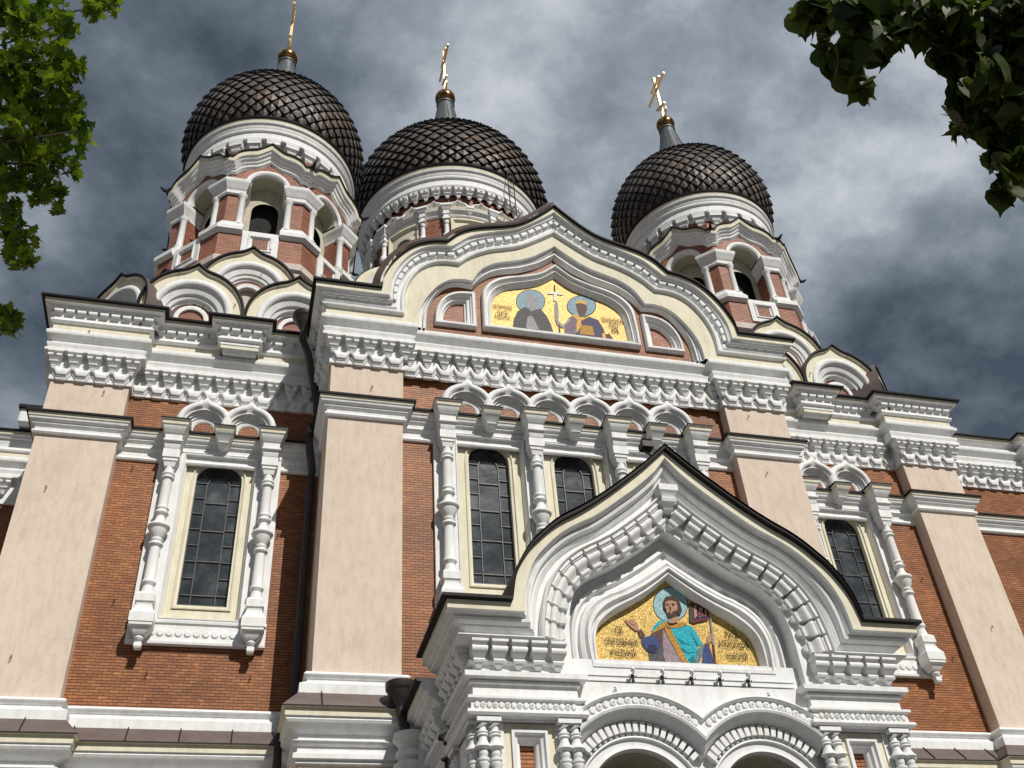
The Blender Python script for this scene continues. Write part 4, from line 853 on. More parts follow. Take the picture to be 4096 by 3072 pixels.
def ring_brackets(mb_, r, ztop, n, k, h, phase=0.0):
    for i in range(n):
        a = 2*pi*(i+phase)/n; t_ = (cos(a), sin(a)); nn = (sin(a), -cos(a))
        F = lambda s_, o, l: (nn[0]*(r+o)+t_[0]*s_, nn[1]*(r+o)+t_[1]*s_, l)
        Z = lambda q: ztop-q*h
        W_ = pi*r/n*.80
        frusta(mb_, F, [(Z(0), W_, .22*k), (Z(.12), W_, .22*k), (Z(.14), W_*.92, .2*k), (Z(.2), W_*.95, .235*k), (Z(.42), W_*.92, .235*k), (Z(.55), W_*.78, .16*k), (Z(.57), W_*.62, .14*k), (Z(.62), W_*.66, .165*k), (Z(.70), W_*.6, .16*k), (Z(.80), W_*.5, .11*k), (Z(.82), W_*.4, .10*k), (Z(.98), W_*.34, .09*k)], 'white')
        if k > 1.1: obox(mb_, (nn[0]*r, nn[1]*r), t_, nn, W_*.42, .225*k, .238*k, Z(.38), Z(.22), 'dark_room')  # near-black block painted on for the shade inside the bracket's notch

# ---- bell towers: one mesh each with shared data
OCT = [radians(22.5+45*i) for i in range(8)]
def octring(R, z): return [(R*sin(a), -R*cos(a), z) for a in OCT]
AP = cos(radians(22.5))
def tower_mesh():
    m = MB()
    pr = [(3.32, 22.3, 'stone'), (3.32, 24.15, 'stone'), (3.42, 24.2, 'stone'), (3.42, 24.45, 'stone'), (3.36, 24.47, 'brick_pale'), (3.36, 25.60, 'white'), (3.30, 25.63, 'white'), (2.6, 25.64, 'white')]
    m.grid([octring(r, z) for r, z, _ in pr], [q[2] for q in pr[:-1]], closed=True)
    m.poly([(p[0], p[1]) for p in octring(2.7, 0)], lambda a, b: (a, b, 25.63), 'stone')
    R0 = 3.16; ap = R0*AP; hwf = R0*sin(radians(22.5))
    zs = 28.12; ro = .58
    for i in range(8):
        a = radians(45*i); n = (sin(a), -cos(a)); t_ = (cos(a), sin(a))
        def on(d): return lambda s_, z, d=d: (n[0]*d+t_[0]*s_, n[1]*d+t_[1]*s_, z)
        def F(s_, o, l): return (n[0]*(ap+o)+t_[0]*s_, n[1]*(ap+o)+t_[1]*s_, l)
        # brick face with arched opening
        arc = [(ro*1.06*cos(q), zs+ro*1.06*sin(q)) for q in [pi-pi*j/20 for j in range(21)]]
        hole = [(-.66, 25.9)]+[(-.66, 27.5), (-ro*1.06, 27.52)]+arc+[(ro*1.06, 27.52), (.66, 27.5), (.66, 25.9)]
        m.poly([(-hwf, 25.9)]+hole+[(hwf, 25.9), (hwf, 29.7), (-hwf, 29.7)], on(ap), 'brick_pale')
        # white archivolt + soffit
        rws = []
        for rr_, d in ((ro+.16, ap), (ro+.15, ap+.05), (ro+.05, ap+.055), (ro+.02, ap+.03), (ro, ap+.02), (ro, ap-.12), (ro-.04, ap-.13), (ro-.04, ap-.62)):
            rws.append([on(d)(rr_*cos(pi-pi*j/20), zs+rr_*sin(pi-pi*j/20)) for j in range(21)])
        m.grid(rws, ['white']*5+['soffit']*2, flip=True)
        # voussoir ring (brick arch) with radial bricks
        ri, re = ro+.17, ro+.40; b = len(m.v)
        for j in range(24):
            q0, q1 = pi-pi*j/24, pi-pi*(j+1)/24
            P = [(ri*cos(q0), zs+ri*sin(q0)), (ri*cos(q1), zs+ri*sin(q1)), (re*cos(q1), zs+re*sin(q1)), (re*cos(q0), zs+re*sin(q0))]
            m.face([on(ap+.02)(*p) for p in P], 'brick_pale', uv=[(0.068*j*1.0, 0), (0.068*(j+1), 0), (0.068*(j+1), .17), (0.068*j, .17)])
        # jambs
        for s in (-1, 1):
            P = [on(ap)(s*.66, 25.9), on(ap)(s*.66, 27.5), on(ap-.7)(s*.66, 27.5), on(ap-.7)(s*.66, 25.9)]
            m.face(P, 'brick_pale')
            # corner columns
            c = on(ap-.02)(s*.74, 0)
            m.lathe(c[0], c[1], [(.15, 26.05), (.17, 26.08), (.15, 26.14), (.115, 26.18), (.105, 27.32), (.13, 27.36), (.15, 27.40), (.17, 27.50)], 12, 'white')
            # impost block (wraps the pier)
            fr = [(27.44, .0, .04), (27.48, .07, .10), (27.62, .075, .11), (27.66, .10, .15), (27.72, .115, .17), (27.86, .20, .26), (27.90, .22, .28), (28.02, .22, .28), (28.05, .18, .22), (28.12, .14, .12), (28.13, .0, .02)]
            rows = []
            for l, e_, o in fr:
                e2 = hwf+o*math.tan(radians(22.5))
                xi = .70-e_*.75
                rows.append([on(ap-.62)(s*xi, l), on(ap+o)(s*xi, l), on(ap+o)(s*e2, l)])
            m.grid(rows, 'white', flip=(s > 0))
            # base block of the pier
            fr = [(25.46, .02, .20), (25.50, .08, .28), (25.56, .10, .34), (25.72, .10, .34), (25.76, .14, .27), (25.86, .12, .24), (25.90, .08, .17), (26.00, .06, .15), (26.04, .04, .12), (26.10, .04, .12), (26.12, -.02, .02)]
            rows = []
            for l, e_, o in fr:
                e2 = hwf+o*math.tan(radians(22.5)); xi = .62-e_*.5
                rows.append([on(ap-.62)(s*xi, l), on(ap+o)(s*xi, l), on(ap+o)(s*e2, l)])
            m.grid(rows, 'white', flip=(s > 0))
        # parapet panel under the opening with its little sunk square
        d0 = 3.36*AP
        m.hexa([on(d0-.05)(-.52, 24.62), on(d0-.05)(.52, 24.62), on(d0-.6)(.52, 24.62), on(d0-.6)(-.52, 24.62), on(d0-.05)(-.52, 25.62), on(d0-.05)(.52, 25.62), on(d0-.6)(.52, 25.62), on(d0-.6)(-.52, 25.62)], 'stone')
        rws = [[on(d0+o)(sx*h, 25.12+sz*h*.92) for sx, sz in ((-1, -1), (-1, 1), (1, 1), (1, -1))] for h, o in ((.56, -.04), (.56, .05), (.38, .055), (.36, .09), (.31, .08), (.30, .03), (.26, .02), (.24, .006))]
        m.grid(rws, 'white', closed=True)
        m.face([on(d0+.004)(sx*.25, 25.12+sz*.23) for sx, sz in ((-1, -1), (-1, 1), (1, 1), (1, -1))], 'brick_pale')
        # wavy eaves cornice
        N_ = 40
        def h(u):      # u in -1..1 across the face -> rise 0..1
            u = abs(u)
            if u > .80: return 0.0
            v = sqrt(max(0, 1-(u/.82)**2))*.62
            return v+.40*max(0, 1-u/.34)**1.35
        ev = [(.02, 28.46, .74, 'white'), (.06, 28.50, .74, 'white'), (.10, 28.52, .75, 'white'), (.12, 28.60, .76, 'white'), (.17, 28.62, .77, 'white'), (.20, 28.68, .80, 'white'), (.27, 28.70, .82, 'white'), (.30, 28.76, .83, 'white'), (.36, 28.77, .85, 'cream'), (.39, 28.93, .88, 'black_metal'), (.44, 28.93, .89, 'black_metal'), (.44, 28.985, .89, 'black_metal')]
        rows = []
        for o, z, am, mt in ev:
            e2 = (ap+o)*math.tan(radians(22.5)); rows.append([on(ap+o)(e2*(-1+2*j/N_), z+am*h(-1+2*j/N_)) for j in range(N_+1)])
        # roof from eave back to the drum
        rb = []
        for j in range(N_+1):
            aa = a+radians(-22.5+45*j/N_); rb.append((2.72*sin(aa), -2.72*cos(aa), 29.75+.25*h(-1+2*j/N_)))
        rows.append(rb); m.grid(rows, [q[3] for q in ev]+[])
        # spout at the corner
        a2 = a+radians(22.5); r_ = (ap+.44)/AP
        m.tube([((r_-.1)*sin(a2), -(r_-.1)*cos(a2), 28.93), ((r_+.06)*sin(a2), -(r_+.06)*cos(a2), 28.90), ((r_+.2)*sin(a2), -(r_+.2)*cos(a2), 28.98)], [.07, .06, .03], 6, 'black_metal')
        # inner chamber: cream vault wall with a lower dark arch
        d2 = ap-.64; arc2 = [(.44*cos(q), 27.52+.44*sin(q)) for q in [pi-pi*j/14 for j in range(15)]]
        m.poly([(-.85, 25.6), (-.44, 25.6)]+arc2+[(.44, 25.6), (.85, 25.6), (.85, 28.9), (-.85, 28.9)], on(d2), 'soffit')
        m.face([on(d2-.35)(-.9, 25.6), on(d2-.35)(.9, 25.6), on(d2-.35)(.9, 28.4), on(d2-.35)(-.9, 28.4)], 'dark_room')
    # drum
    m.lathe(0, 0, [(2.70, 29.7), (2.70, 30.3)], 72, 'brick_pale')
    return m
tm = None
for s, lab in ((-1, 'left bell tower with cross rising out of the picture'), (1, 'right bell tower standing apart against dark cloud')):
    if tm is None:
        tw = tower_mesh().build('bell_tower', church, (s*8.66, 5.75, 0), smooth=35); tm = tw
        m = MB(); drum_cornice(3.12, 31.60, 1.0, m); ring_brackets(m, 2.72, 30.60, 28, 1.0, .62)
        dcr = m.build('drum_cornice', tw, smooth=35)
        parts = [dcr]+list(crown(tw, 3.32, 33.0, 42, 1.0, 39.9, .43, (3.2, 1.0, .52)))
    else:
        tw = dup(tm, church, (s*8.66, 5.75, 0))
        for q in parts:
            c = dup(q, tw)
    tag(tw, lab)
# square feet of the towers with their ogee gables
for s in (-1, 1):
    m = MB(); cx = 8.8*s
    m.box(cx-3.55, cx+3.55, 2.9, 9.7, 20.4, 22.6, 'stone')
    m.hexa([(cx-3.6, 2.8, 22.6), (cx+3.6, 2.8, 22.6), (cx+3.6, 9.6, 22.6), (cx-3.6, 9.6, 22.6), (cx-2.9, 3.4, 23.1), (cx+2.9, 3.4, 23.1), (cx+2.9, 9.0, 23.1), (cx-2.9, 9.0, 23.1)], 'black_metal')
    m.build('tower_foot', church, smooth=0)
    for d in (-1.43, 1.43): kokoshnik(church, 'l', (cx+d, 1.85, -.12), 0)
    kokoshnik(church, 'u', (cx+.0*s, 2.32, 1.36), 0)
    kokoshnik(church, 'l', (s*12.32, 2.62, -.12), s*pi/4)
    kokoshnik(church, 'u', (s*11.35, 3.75, 1.36), s*pi/4)

# ---- central drum
MX, MY = 0.0, 13.7
m = MB()
m.lathe(0, 0, [(4.05, 26), (4.05, 33.0)], 72, 'stone'); m.lathe(0, 0, [(3.95, 33.0), (3.95, 37.4)], 96, 'brick_pale')
drum = None
for i in range(24):       # string ring, hoods
    pass
ringp = [(3.95, 35.95, 'white'), (4.02, 35.97, 'white'), (4.06, 36.03, 'white'), (4.04, 36.10, 'white'), (4.12, 36.2, 'white'), (4.20, 36.24, 'white'), (4.22, 36.30, 'cream'), (4.25, 36.42, 'cream'), (3.9, 36.5, 'cream')]
m.lathe(0, 0, [(r, z) for r, z, _ in ringp], 96, [q[2] for q in ringp[:-1]])
def dfn(a0, R_): return lambda s_, o, l: ((R_+o)*sin(a0+s_/R_), -(R_+o)*cos(a0+s_/R_), l)
for i in range(24):
    a0 = radians(7.5+15*i); F = dfn(a0, 3.95); rows = []
    for e_, o in ((1, 0), (1, .16), (.93, .24), (.8, .25), (.74, .2), (.72, .12), (.6, .10), (.55, .04), (.45, .03)):
        r = []
        for j in range(21):
            t_ = pi-pi*j/20; x = .50*e_*cos(t_); z = 36.42+.42*e_*sin(t_)**.8
            z += .14*max(0, 1-abs(x)/.12)**1.5 if e_ > .5 else 0
            r.append(F(x, o, z))
        rows.append(r)
    m.grid(rows, 'white', flip=True)
    m.face([F(.5*.46*cos(pi-pi*j/12), .035, 36.42+.42*.46*sin(pi-pi*j/12)) for j in range(13)], 'soffit')
for i in range(8):
    a0 = radians(45*i)
    for da in (-15, 15):
        F = dfn(a0+radians(da), 3.95); c = F(0, .17, 0)
        frusta(m, F, [(36.56, .24, .40), (36.42, .24, .42), (36.38, .2, .38), (36.26, .17, .34), (36.2, .13, .28), (36.05, .12, .28), (36.03, .15, .3), (35.96, .15, .3), (35.93, .1, .26), (35.8, .11, .27), (35.7, .15, .31), (35.64, .15, .31), (35.62, .12, .28), (35.5, .08, .2)], 'white')
        m.lathe(c[0], c[1], [(.11, 33.2), (.11, 34.3), (.16, 34.35), (.2, 34.5), (.15, 34.7), (.11, 34.75), (.10, 35.3), (.14, 35.35), (.10, 35.4), (.12, 35.55)], 12, 'white')
    F = dfn(a0, 3.95)
    frusta(m, F, [(36.52, .17, .3), (36.38, .17, .32), (36.3, .12, .26), (36.15, .1, .2), (36.1, .06, .14), (35.98, .05, .1)], 'white')
    # window surround
    rows = []
    for hw_, o in ((.84, .0), (.84, .10), (.74, .12), (.72, .06), (.68, .05), (.66, -.02)):
        rows.append([F(x, o, z) for x, z in [(-hw_, 33.2), (-hw_, 35.0+hw_)]+[(-hw_+2*hw_*j/10, 35.0+hw_) for j in range(1, 11)]+[(hw_, 33.2)]])
    m.grid(rows, 'cream')
    def ao(r_): return [(-r_, 33.2)]+[(r_*cos(pi-pi*j/16), 34.72+r_*sin(pi-pi*j/16)*.95) for j in range(17)]+[(r_, 33.2)]
    rows = [[F(x, .005, z) for x, z in [(-.70, 33.2)]+[(-.70+1.4*j/16, 35.72) for j in range(17)]+[(.70, 33.2)]], [F(x, .01, z) for x, z in ao(.56)], [F(x, .07, z) for x, z in ao(.54)], [F(x, .06, z) for x, z in ao(.46)], [F(x, .02, z) for x, z in ao(.44)]]
    m.grid(rows, ['cream', 'white', 'cream', 'cream'])
    m.face([F(x, .018, z) for x, z in ao(.44)][::-1], 'glass')
drum = m.build('central_drum', church, (MX, MY, 0), smooth=35)
m = MB(); drum_cornice(4.65, 38.95, 1.3, m, 1.22); ring_brackets(m, 4.10, 37.66, 52, 1.25, .56)
m.build('drum_cornice', drum, smooth=35)
crown(drum, 4.92, 40.2, 46, 1.35, 50.46, .58, (4.1, 1.3, .7), .62)
m = MB()     # iron ladder hung over the rim
def az_pt(a, r, z): return (r*sin(a), -r*cos(a), z)
for a in (radians(22.5), radians(26.5)): m.tube([az_pt(a, 4.6, 38.97), az_pt(a, 4.72, 39.3), az_pt(a, 4.80, 39.2), az_pt(a, 4.82, 36.2)], .026, 5, 'iron')
for k_ in range(9): m.tube([az_pt(radians(22.5), 4.82, 36.4+k_*.33), az_pt(radians(26.5), 4.82, 36.4+k_*.33)], .014, 4, 'iron')
m.build('ladder', drum, smooth=0)
m = MB(); m.tube([(.05, .25, 54.6), (.16, .5, 53.5), (.2, .45, 52.2), (.15, .4, 50.9), (.5, -.2, 49.6)], .018, 4, 'iron')
m.tube([(0, 0, 52.4), (.2, .45, 52.2)], .018, 4, 'cross_gold'); m.build('lightning_cable', drum, smooth=0)
# small secondary gable beside the drum seen between tower and roof
m = MB(); rows = []
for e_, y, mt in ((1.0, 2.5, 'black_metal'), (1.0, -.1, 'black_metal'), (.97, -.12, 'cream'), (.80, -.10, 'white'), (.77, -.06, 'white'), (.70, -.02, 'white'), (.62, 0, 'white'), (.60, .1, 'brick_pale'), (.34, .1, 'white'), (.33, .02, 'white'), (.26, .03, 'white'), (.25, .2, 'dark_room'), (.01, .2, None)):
    rows.append(([(x, y, z) for x, z in [(1.9*e_*cos(pi-pi*j/24), 1.55*e_*sin(pi-pi*j/24)) for j in range(25)]], mt))
m.grid([r for r, _ in rows], [q for _, q in rows[:-1]], flip=True)
o = m.build('drum_gable', church, (-3.55, 6.0, 26.9), smooth=40)
dup(o, church, (3.55, 6.0, 26.9))
m = MB(); m.box(-5.6, 5.6, 8.9, 18.5, 20.5, 26.6, 'stone'); m.box(-5.3, 5.3, 6.2, 9, 20.5, 26.95, 'stone'); m.build('drum_base', church, smooth=0)
# ---- porch
YF, YB, HX = -4.2, -4.13, 4.0
nA, nB = 40, 0
def pc(A): return resample(A, 46)
P0 = pc([(0, 13.09), (.25, 12.85), (.5, 12.61), (.8, 12.35), (1.11, 12.09), (1.37, 11.88), (1.69, 11.64), (2.0, 11.43), (2.3, 11.25), (2.54, 11.07), (2.75, 10.87), (2.96, 10.65), (3.11, 10.43), (3.24, 10.19), (3.33, 9.93), (3.40, 9.54)])
P1 = pc([(0, 12.90), (.16, 12.67), (.31, 12.49), (.7, 12.13), (1.04, 11.86), (1.37, 11.6), (1.68, 11.38), (1.99, 11.22), (2.23, 11.07), (2.44, 10.9), (2.65, 10.69), (2.83, 10.47), (2.96, 10.24), (3.05, 10.0), (3.10, 9.75), (3.13, 9.35)])
P2 = pc([(0, 12.28), (.16, 12.08), (.51, 11.75), (.85, 11.48), (1.18, 11.23), (1.5, 11.03), (1.8, 10.87), (2.06, 10.70), (2.31, 10.47), (2.48, 10.23), (2.62, 9.93), (2.70, 9.6), (2.76, 9.25), (2.78, 8.98)])
P3 = pc([(0, 11.76), (.39, 11.37), (.59, 11.2), (.89, 10.97), (1.17, 10.78), (1.45, 10.61), (1.73, 10.45), (1.95, 10.29), (2.13, 10.07), (2.25, 9.87), (2.33, 9.62), (2.39, 9.3), (2.42, 9.0), (2.42, 8.62)])
P4 = pc([(0, 11.56), (.57, 11.14), (.9, 10.92), (1.21, 10.72), (1.52, 10.56), (1.78, 10.40), (1.97, 10.21), (2.10, 9.98), (2.19, 9.64), (2.22, 9.3), (2.23, 8.8), (2.23, 8.42)])
F0 = pc([(0, 10.90), (.25, 10.72), (.6, 10.49), (.98, 10.28), (1.2, 10.19), (1.45, 10.06), (1.65, 9.88), (1.76, 9.7), (1.82, 9.5), (1.84, 9.2), (1.79, 8.74)])
F1 = pc([(0, 10.70), (.14, 10.58), (.3, 10.45), (.5, 10.3), (.7, 10.17), (.9, 10.05), (1.1, 9.94), (1.3, 9.8), (1.46, 9.67), (1.56, 9.54), (1.61, 9.38), (1.63, 9.2), (1.64, 8.97)])
exP = lambda y: HX+(YF-y)
m = MB()
PS = [(P0, P0, 0, -4.5, 'black_metal', .075), (P0, P0, 0, -4.84, 'black_metal', .075), (P0, P0, 0, -4.85, 'black_metal', .015), (P0, P0, 0, -4.74, 'cream'), (P0, P1, .82, -4.74, 'white'), (P0, P1, .84, -4.66, 'white'), (P0, P1, 1.0, -4.63, 'white'),
      (P1, P2, .04, -4.56, 'white'), (P1, P2, .12, -4.60, 'white'), (P1, P2, .24, -4.58, 'white'), (P1, P2, .30, -4.50, 'white'), (P1, P2, .32, -4.46, 'white'), (P1, P2, .40, -4.46, 'white'), (P1, P2, .50, -4.42, 'white'), (P1, P2, .56, -4.40, 'white'), (P1, P2, .60, -4.36, 'white'), (P1, P2, .80, -4.36, 'white'), (P1, P2, .82, -4.50, 'white'), (P1, P2, .90, -4.53, 'white'), (P1, P2, .97, -4.50, 'white'), (P1, P2, 1.0, -4.42, 'white'),
      (P2, P3, .04, YF, 'white'), (P2, P3, .80, YF, 'white'), (P2, P3, .82, -4.27, 'white'), (P2, P3, .88, -4.30, 'white'), (P2, P3, .95, -4.28, 'white'), (P2, P3, .98, -4.22, 'white'), (P2, P3, 1.0, YF, 'white')]
zone(m, PS, exP)
zone(m, [(P3, P3, 0, YF, 'white'), (P4, P4, 0, YF, 'white'), (P4, P4, 0, -3.80, 'white'), (P4, F0, .30, -3.76, 'white'), (P4, F0, .34, -3.90, 'white'), (P4, F0, .48, -3.93, 'white'), (P4, F0, .56, -3.84, 'white'), (P4, F0, .70, -3.84, 'white'), (P4, F0, .74, -3.93, 'white'), (P4, F0, .90, -3.97, 'white'), (P4, F0, 1.0, -3.92, 'white')])
m.poly([(-2.24, 8.38), (2.24, 8.38), (2.24, 8.9), (-2.24, 8.9)], XZ(-4.0), 'white')
for z_ in (8.50, 8.60): m.box(-2.1, 2.1, -4.02, -4.0, z_, z_+.02, 'white')
# wall between the shoulders and the pedestal entablature
p3m = [(x, z) for x, _, z in row(P3, P3, 0, 0)]
for s in (-1, 1):
    m.poly([(s*2.24, 8.2), (s*4.0, 8.2), (s*4.0, 8.64), (s*2.24, 8.64)], XZ(YF+.005), 'white')
PE = [(-.02, 7.66, 'white'), (.0, 7.66, 'white'), (.0, 7.70, 'white'), (.14, 7.71, 'white'), (.17, 7.75, 'white'), (.16, 7.80, 'white'), (.09, 7.83, 'white'), (.08, 7.96, 'white'), (.10, 7.97, 'white'), (.15, 7.99, 'white'), (.15, 8.03, 'white'), (.12, 8.05, 'white'), (.04, 8.07, 'white'), (.04, 8.26, 'white'), (.10, 8.27, 'white'), (.10, 8.31, 'white'), (.07, 8.33, 'white'), (.2, 8.35, 'white'), (.2, 8.44, 'white'), (.0, 8.52, 'white')]
for s in (-1, 1):
    pth = [(s*HX, -2.35), (s*HX, YF), (s*2.25, YF), (s*2.25, -3.7)]
    cornice(m, pth if s < 0 else pth[::-1], PE)
    # side returns of the shoulder cornice
    q = []
    for a, b, t, y, mt, *dz_ in PS:
        z = lerp(a[-1], b[-1], t)[1]+(dz_[0] if dz_ else 0); q.append((YF-y, z, mt))
    rows = [[(s*(HX+o), YF-o, z), (s*(HX+o), -2.3, z)] for o, z, _ in q]; m.grid(rows, [r[2] for r in q[:-1]])
    m.face([(s*HX, YF, 6.0), (s*HX, YF, 8.7), (s*HX, -2.3, 8.7), (s*HX, -2.3, 6.0)], 'white')
    # set-back rear part of the porch
    rows = [[(s*(HX+.06+o*.9), -2.3, z-.45), (s*(HX+.06+o*.9), CW+.1, z-.45)] for o, z, _ in q]; m.grid(rows, [r[2] for r in q[:-1]])
    m.face([(s*(HX+.06), -2.3, 4.0), (s*(HX+.06), -2.3, 8.3), (s*(HX+.06), CW+.1, 8.3), (s*(HX+.06), CW+.1, 4.0)], 'white')
    rows = [[(s*(HX+.06+o), -2.3, z-.35), (s*(HX+.06+o), CW+.1, z-.35)] for o, z, _ in PE]; m.grid(rows, 'white')
    cap_ = [(s*3.0, 9.6)]+[(s*(HX+o), z) for o, z, _ in q if z > 8.6]+[(s*(HX+o), z) for o, z, _ in PE[::-1] if z < 8.5]+[(s*HX, 6.0), (s*3.0, 6.0)]
    m.poly(cap_, XZ(-2.31), 'white')
    cap_ = [(s*3.0, 9.1)]+[(s*(HX+.06+o*.9), z-.45) for o, z, _ in q if z > 8.6]+[(s*HX, 8.1), (s*3.0, 8.1)]
    m.poly(cap_, XZ(-2.29), 'white')
    m.box(*sorted((s*3.0, s*(HX+.63))), -4.5, -2.2, 9.58, 9.63, 'black_metal'); m.box(*sorted((s*3.0, s*(HX+.66))), -2.2, CW, 9.12, 9.18, 'black_metal')
# twin arches
AZ, AX = 6.38, 1.17
def arc_rows(spec, cx, n=40):
    rows = []
    for R_, y, *_ in spec:
        hi = math.asin(min(1, AX/R_)) if R_ > AX else pi/2      # towards the middle
        lo = math.asin(min(1, 1.08/R_)) if R_ > 1.08 else pi/2
        r = []
        sgn = 1 if cx < 0 else -1
        for j in range(n+1):
            q = -lo+(lo+hi)*j/n; r.append((cx+sgn*R_*sin(q), y, AZ+R_*cos(q)))
        rows.append(r)
    return rows
AS = [(1.86, YB), (1.85, -4.27), (1.82, -4.30), (1.79, -4.28), (1.77, -4.22), (1.63, -4.22), (1.62, -4.27), (1.59, -4.30), (1.55, -4.28), (1.53, -4.20), (1.47, -4.15), (1.44, -4.08), (1.42, -4.06), (1.41, -3.92), (1.17, -3.92), (1.16, -4.02), (1.13, -4.04), (1.12, -3.98), (1.00, -3.97), (.985, -4.0), (.95, -4.01), (.93, -3.97), (.92, -3.9), (.92, -3.0)]
for s in (-1, 1):
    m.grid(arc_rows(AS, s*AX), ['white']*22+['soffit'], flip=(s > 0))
    for k_ in range(-26, 27):
        q = radians(k_*5.6); R1, R2, wd = 1.22, 1.395, .085
        x_ = s*AX+R2*sin(q)
        if abs(x_) < .05 or abs(x_) > 2.22 or (s*x_ < 0): continue
        P = []
        for y in (-4.07, -3.9):
            for R_, w_ in ((R1, -1), (R1, 1), (R2, 1), (R2, -1)): P.append((s*AX+R_*sin(q)+w_*wd/2*cos(q), y, AZ+R_*cos(q)-w_*wd/2*sin(q)))
        m.hexa(P, 'white')
        P = []
        for y in (-4.02, -3.9):
            for R_, w_ in ((1.175, -1), (1.175, 1), (1.215, 1), (1.215, -1)): P.append((s*AX+R_*sin(q)+w_*.025*cos(q), y, AZ+R_*cos(q)-w_*.025*sin(q)))
        m.hexa(P, 'white')
    # discs on the archivolt
    for k_ in range(-19, 20):
        q = k_*.082; x_ = s*AX+1.70*sin(q)
        if s*x_ < .06 or abs(x_) > 2.2: continue
        cx_, cz_ = x_, AZ+1.70*cos(q); rr_ = .062
        m.grid([[(cx_+rr_*e_*cos(2*pi*j/12), -4.22-dd, cz_+rr_*e_*sin(2*pi*j/12)) for j in range(12)] for e_, dd in ((1, 0), (1, .022), (.8, .034), (.05, .036))], 'white', closed=True)
        if k_ % 2: m.box(cx_-.026, cx_+.026, -4.262, -4.25, cz_-.006, cz_+.006, 'grate'); m.box(cx_-.006, cx_+.006, -4.263, -4.25, cz_-.026, cz_+.026, 'grate')
# wall field above the arches
top = arc_rows([(1.86, YB)], -AX)[0]; top2 = arc_rows([(1.86, YB)], AX)[0][::-1]
m.poly([(-2.26, 8.42), (2.26, 8.42)]+[(x, z) for x, _, z in top2[::-1][::-1]][::1][::-1]+[(x, z) for x, _, z in top[::-1]], XZ(YB), 'white') if False else None
poly_ = [(2.26, 8.42), (-2.26, 8.42), (-2.26, top[0][2])]+[(x, z) for x, _, z in top]+[(x, z) for x, _, z in top2]+[(2.26, top[0][2])]
m.poly(poly_, XZ(YB), 'white')
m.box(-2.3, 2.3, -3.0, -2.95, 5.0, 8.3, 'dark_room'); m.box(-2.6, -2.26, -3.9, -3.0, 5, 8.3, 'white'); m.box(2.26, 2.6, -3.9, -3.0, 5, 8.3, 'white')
for s in (-1, 1):
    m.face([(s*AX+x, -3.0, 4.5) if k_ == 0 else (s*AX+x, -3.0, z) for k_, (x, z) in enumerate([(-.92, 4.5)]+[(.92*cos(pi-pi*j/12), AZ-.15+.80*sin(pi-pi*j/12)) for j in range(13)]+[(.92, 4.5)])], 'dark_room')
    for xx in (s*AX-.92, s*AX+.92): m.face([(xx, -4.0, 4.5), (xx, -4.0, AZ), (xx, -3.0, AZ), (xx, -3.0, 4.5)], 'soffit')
    m.poly([(s*AX-1.08, 4.5), (s*AX-.92, 4.5), (s*AX-.92, AZ), (s*AX-1.08, AZ)], XZ(-3.97), 'white'); m.poly([(s*AX+.92, 4.5), (s*AX+1.08, 4.5), (s*AX+1.08, AZ), (s*AX+.92, AZ)], XZ(-3.97), 'white')
# discs along the pedestal frieze
for s in (-1, 1):
    for k_ in range(17):
        x_ = s*(2.32+k_*.1045)
        m.grid([[(x_+.047*e_*cos(2*pi*j/12), YF-.085-dd, 7.895+.052*e_*sin(2*pi*j/12)) for j in range(12)] for e_, dd in ((1, 0), (1, .022), (.8, .034), (.05, .036))], 'white', closed=True)
        if k_ % 2: m.box(x_-.024, x_+.024, YF-.127, YF-.115, 7.889, 7.901, 'grate'); m.box(x_-.006, x_+.006, YF-.128, YF-.115, 7.871, 7.919, 'grate')
    for k_ in range(15):
        y_ = YF+.07+k_*.12
        m.grid([[(s*(HX+.085+dd), y_+.047*e_*cos(2*pi*j/10), 7.895+.052*e_*sin(2*pi*j/10)) for j in range(10)] for e_, dd in ((1, 0), (1, .022), (.8, .034), (.05, .036))], 'white', closed=True)
# pedestal faces with brick niches
for s in (-1, 1):
    xa, xb = sorted((s*2.25, s*HX)); yb = YF+.06
    cx_ = s*3.085
    m.poly(rect(xa, xb, 3.0, 7.70), XZ(yb), 'white', [rect(cx_-.44, cx_+.44, 6.5, 7.60+.06)])
    m.poly(rect(cx_-.44, cx_+.44, 6.5, 7.66), XZ(yb+.03), 'cream', [rect(cx_-.30, cx_+.30, 6.72, 7.54)])
    m.face([(cx_-.44, yb, 6.5), (cx_-.44, yb+.03, 6.5), (cx_-.44, yb+.03, 7.66), (cx_-.44, yb, 7.66)], 'cream'); m.face([(cx_+.44, yb, 6.5), (cx_+.44, yb+.03, 6.5), (cx_+.44, yb+.03, 7.66), (cx_+.44, yb, 7.66)], 'cream')
    rws = [[(cx_+sx*hx_, y, 7.13+sz*(hx_+.11)) for sx, sz in ((-1, -1), (-1, 1), (1, 1), (1, -1))] for hx_, y in ((.31, yb+.03), (.31, yb-.02), (.26, yb-.02), (.245, yb+.03), (.22, yb+.05), (.20, yb+.05), (.18, yb+.12), (.15, yb+.14), (.13, yb+.2), (.125, yb+.25))]
    m.grid(rws, 'white', closed=True)
    m.poly(rect(cx_-.13, cx_+.13, 6.86, 7.4), XZ(yb+.24), 'brick')
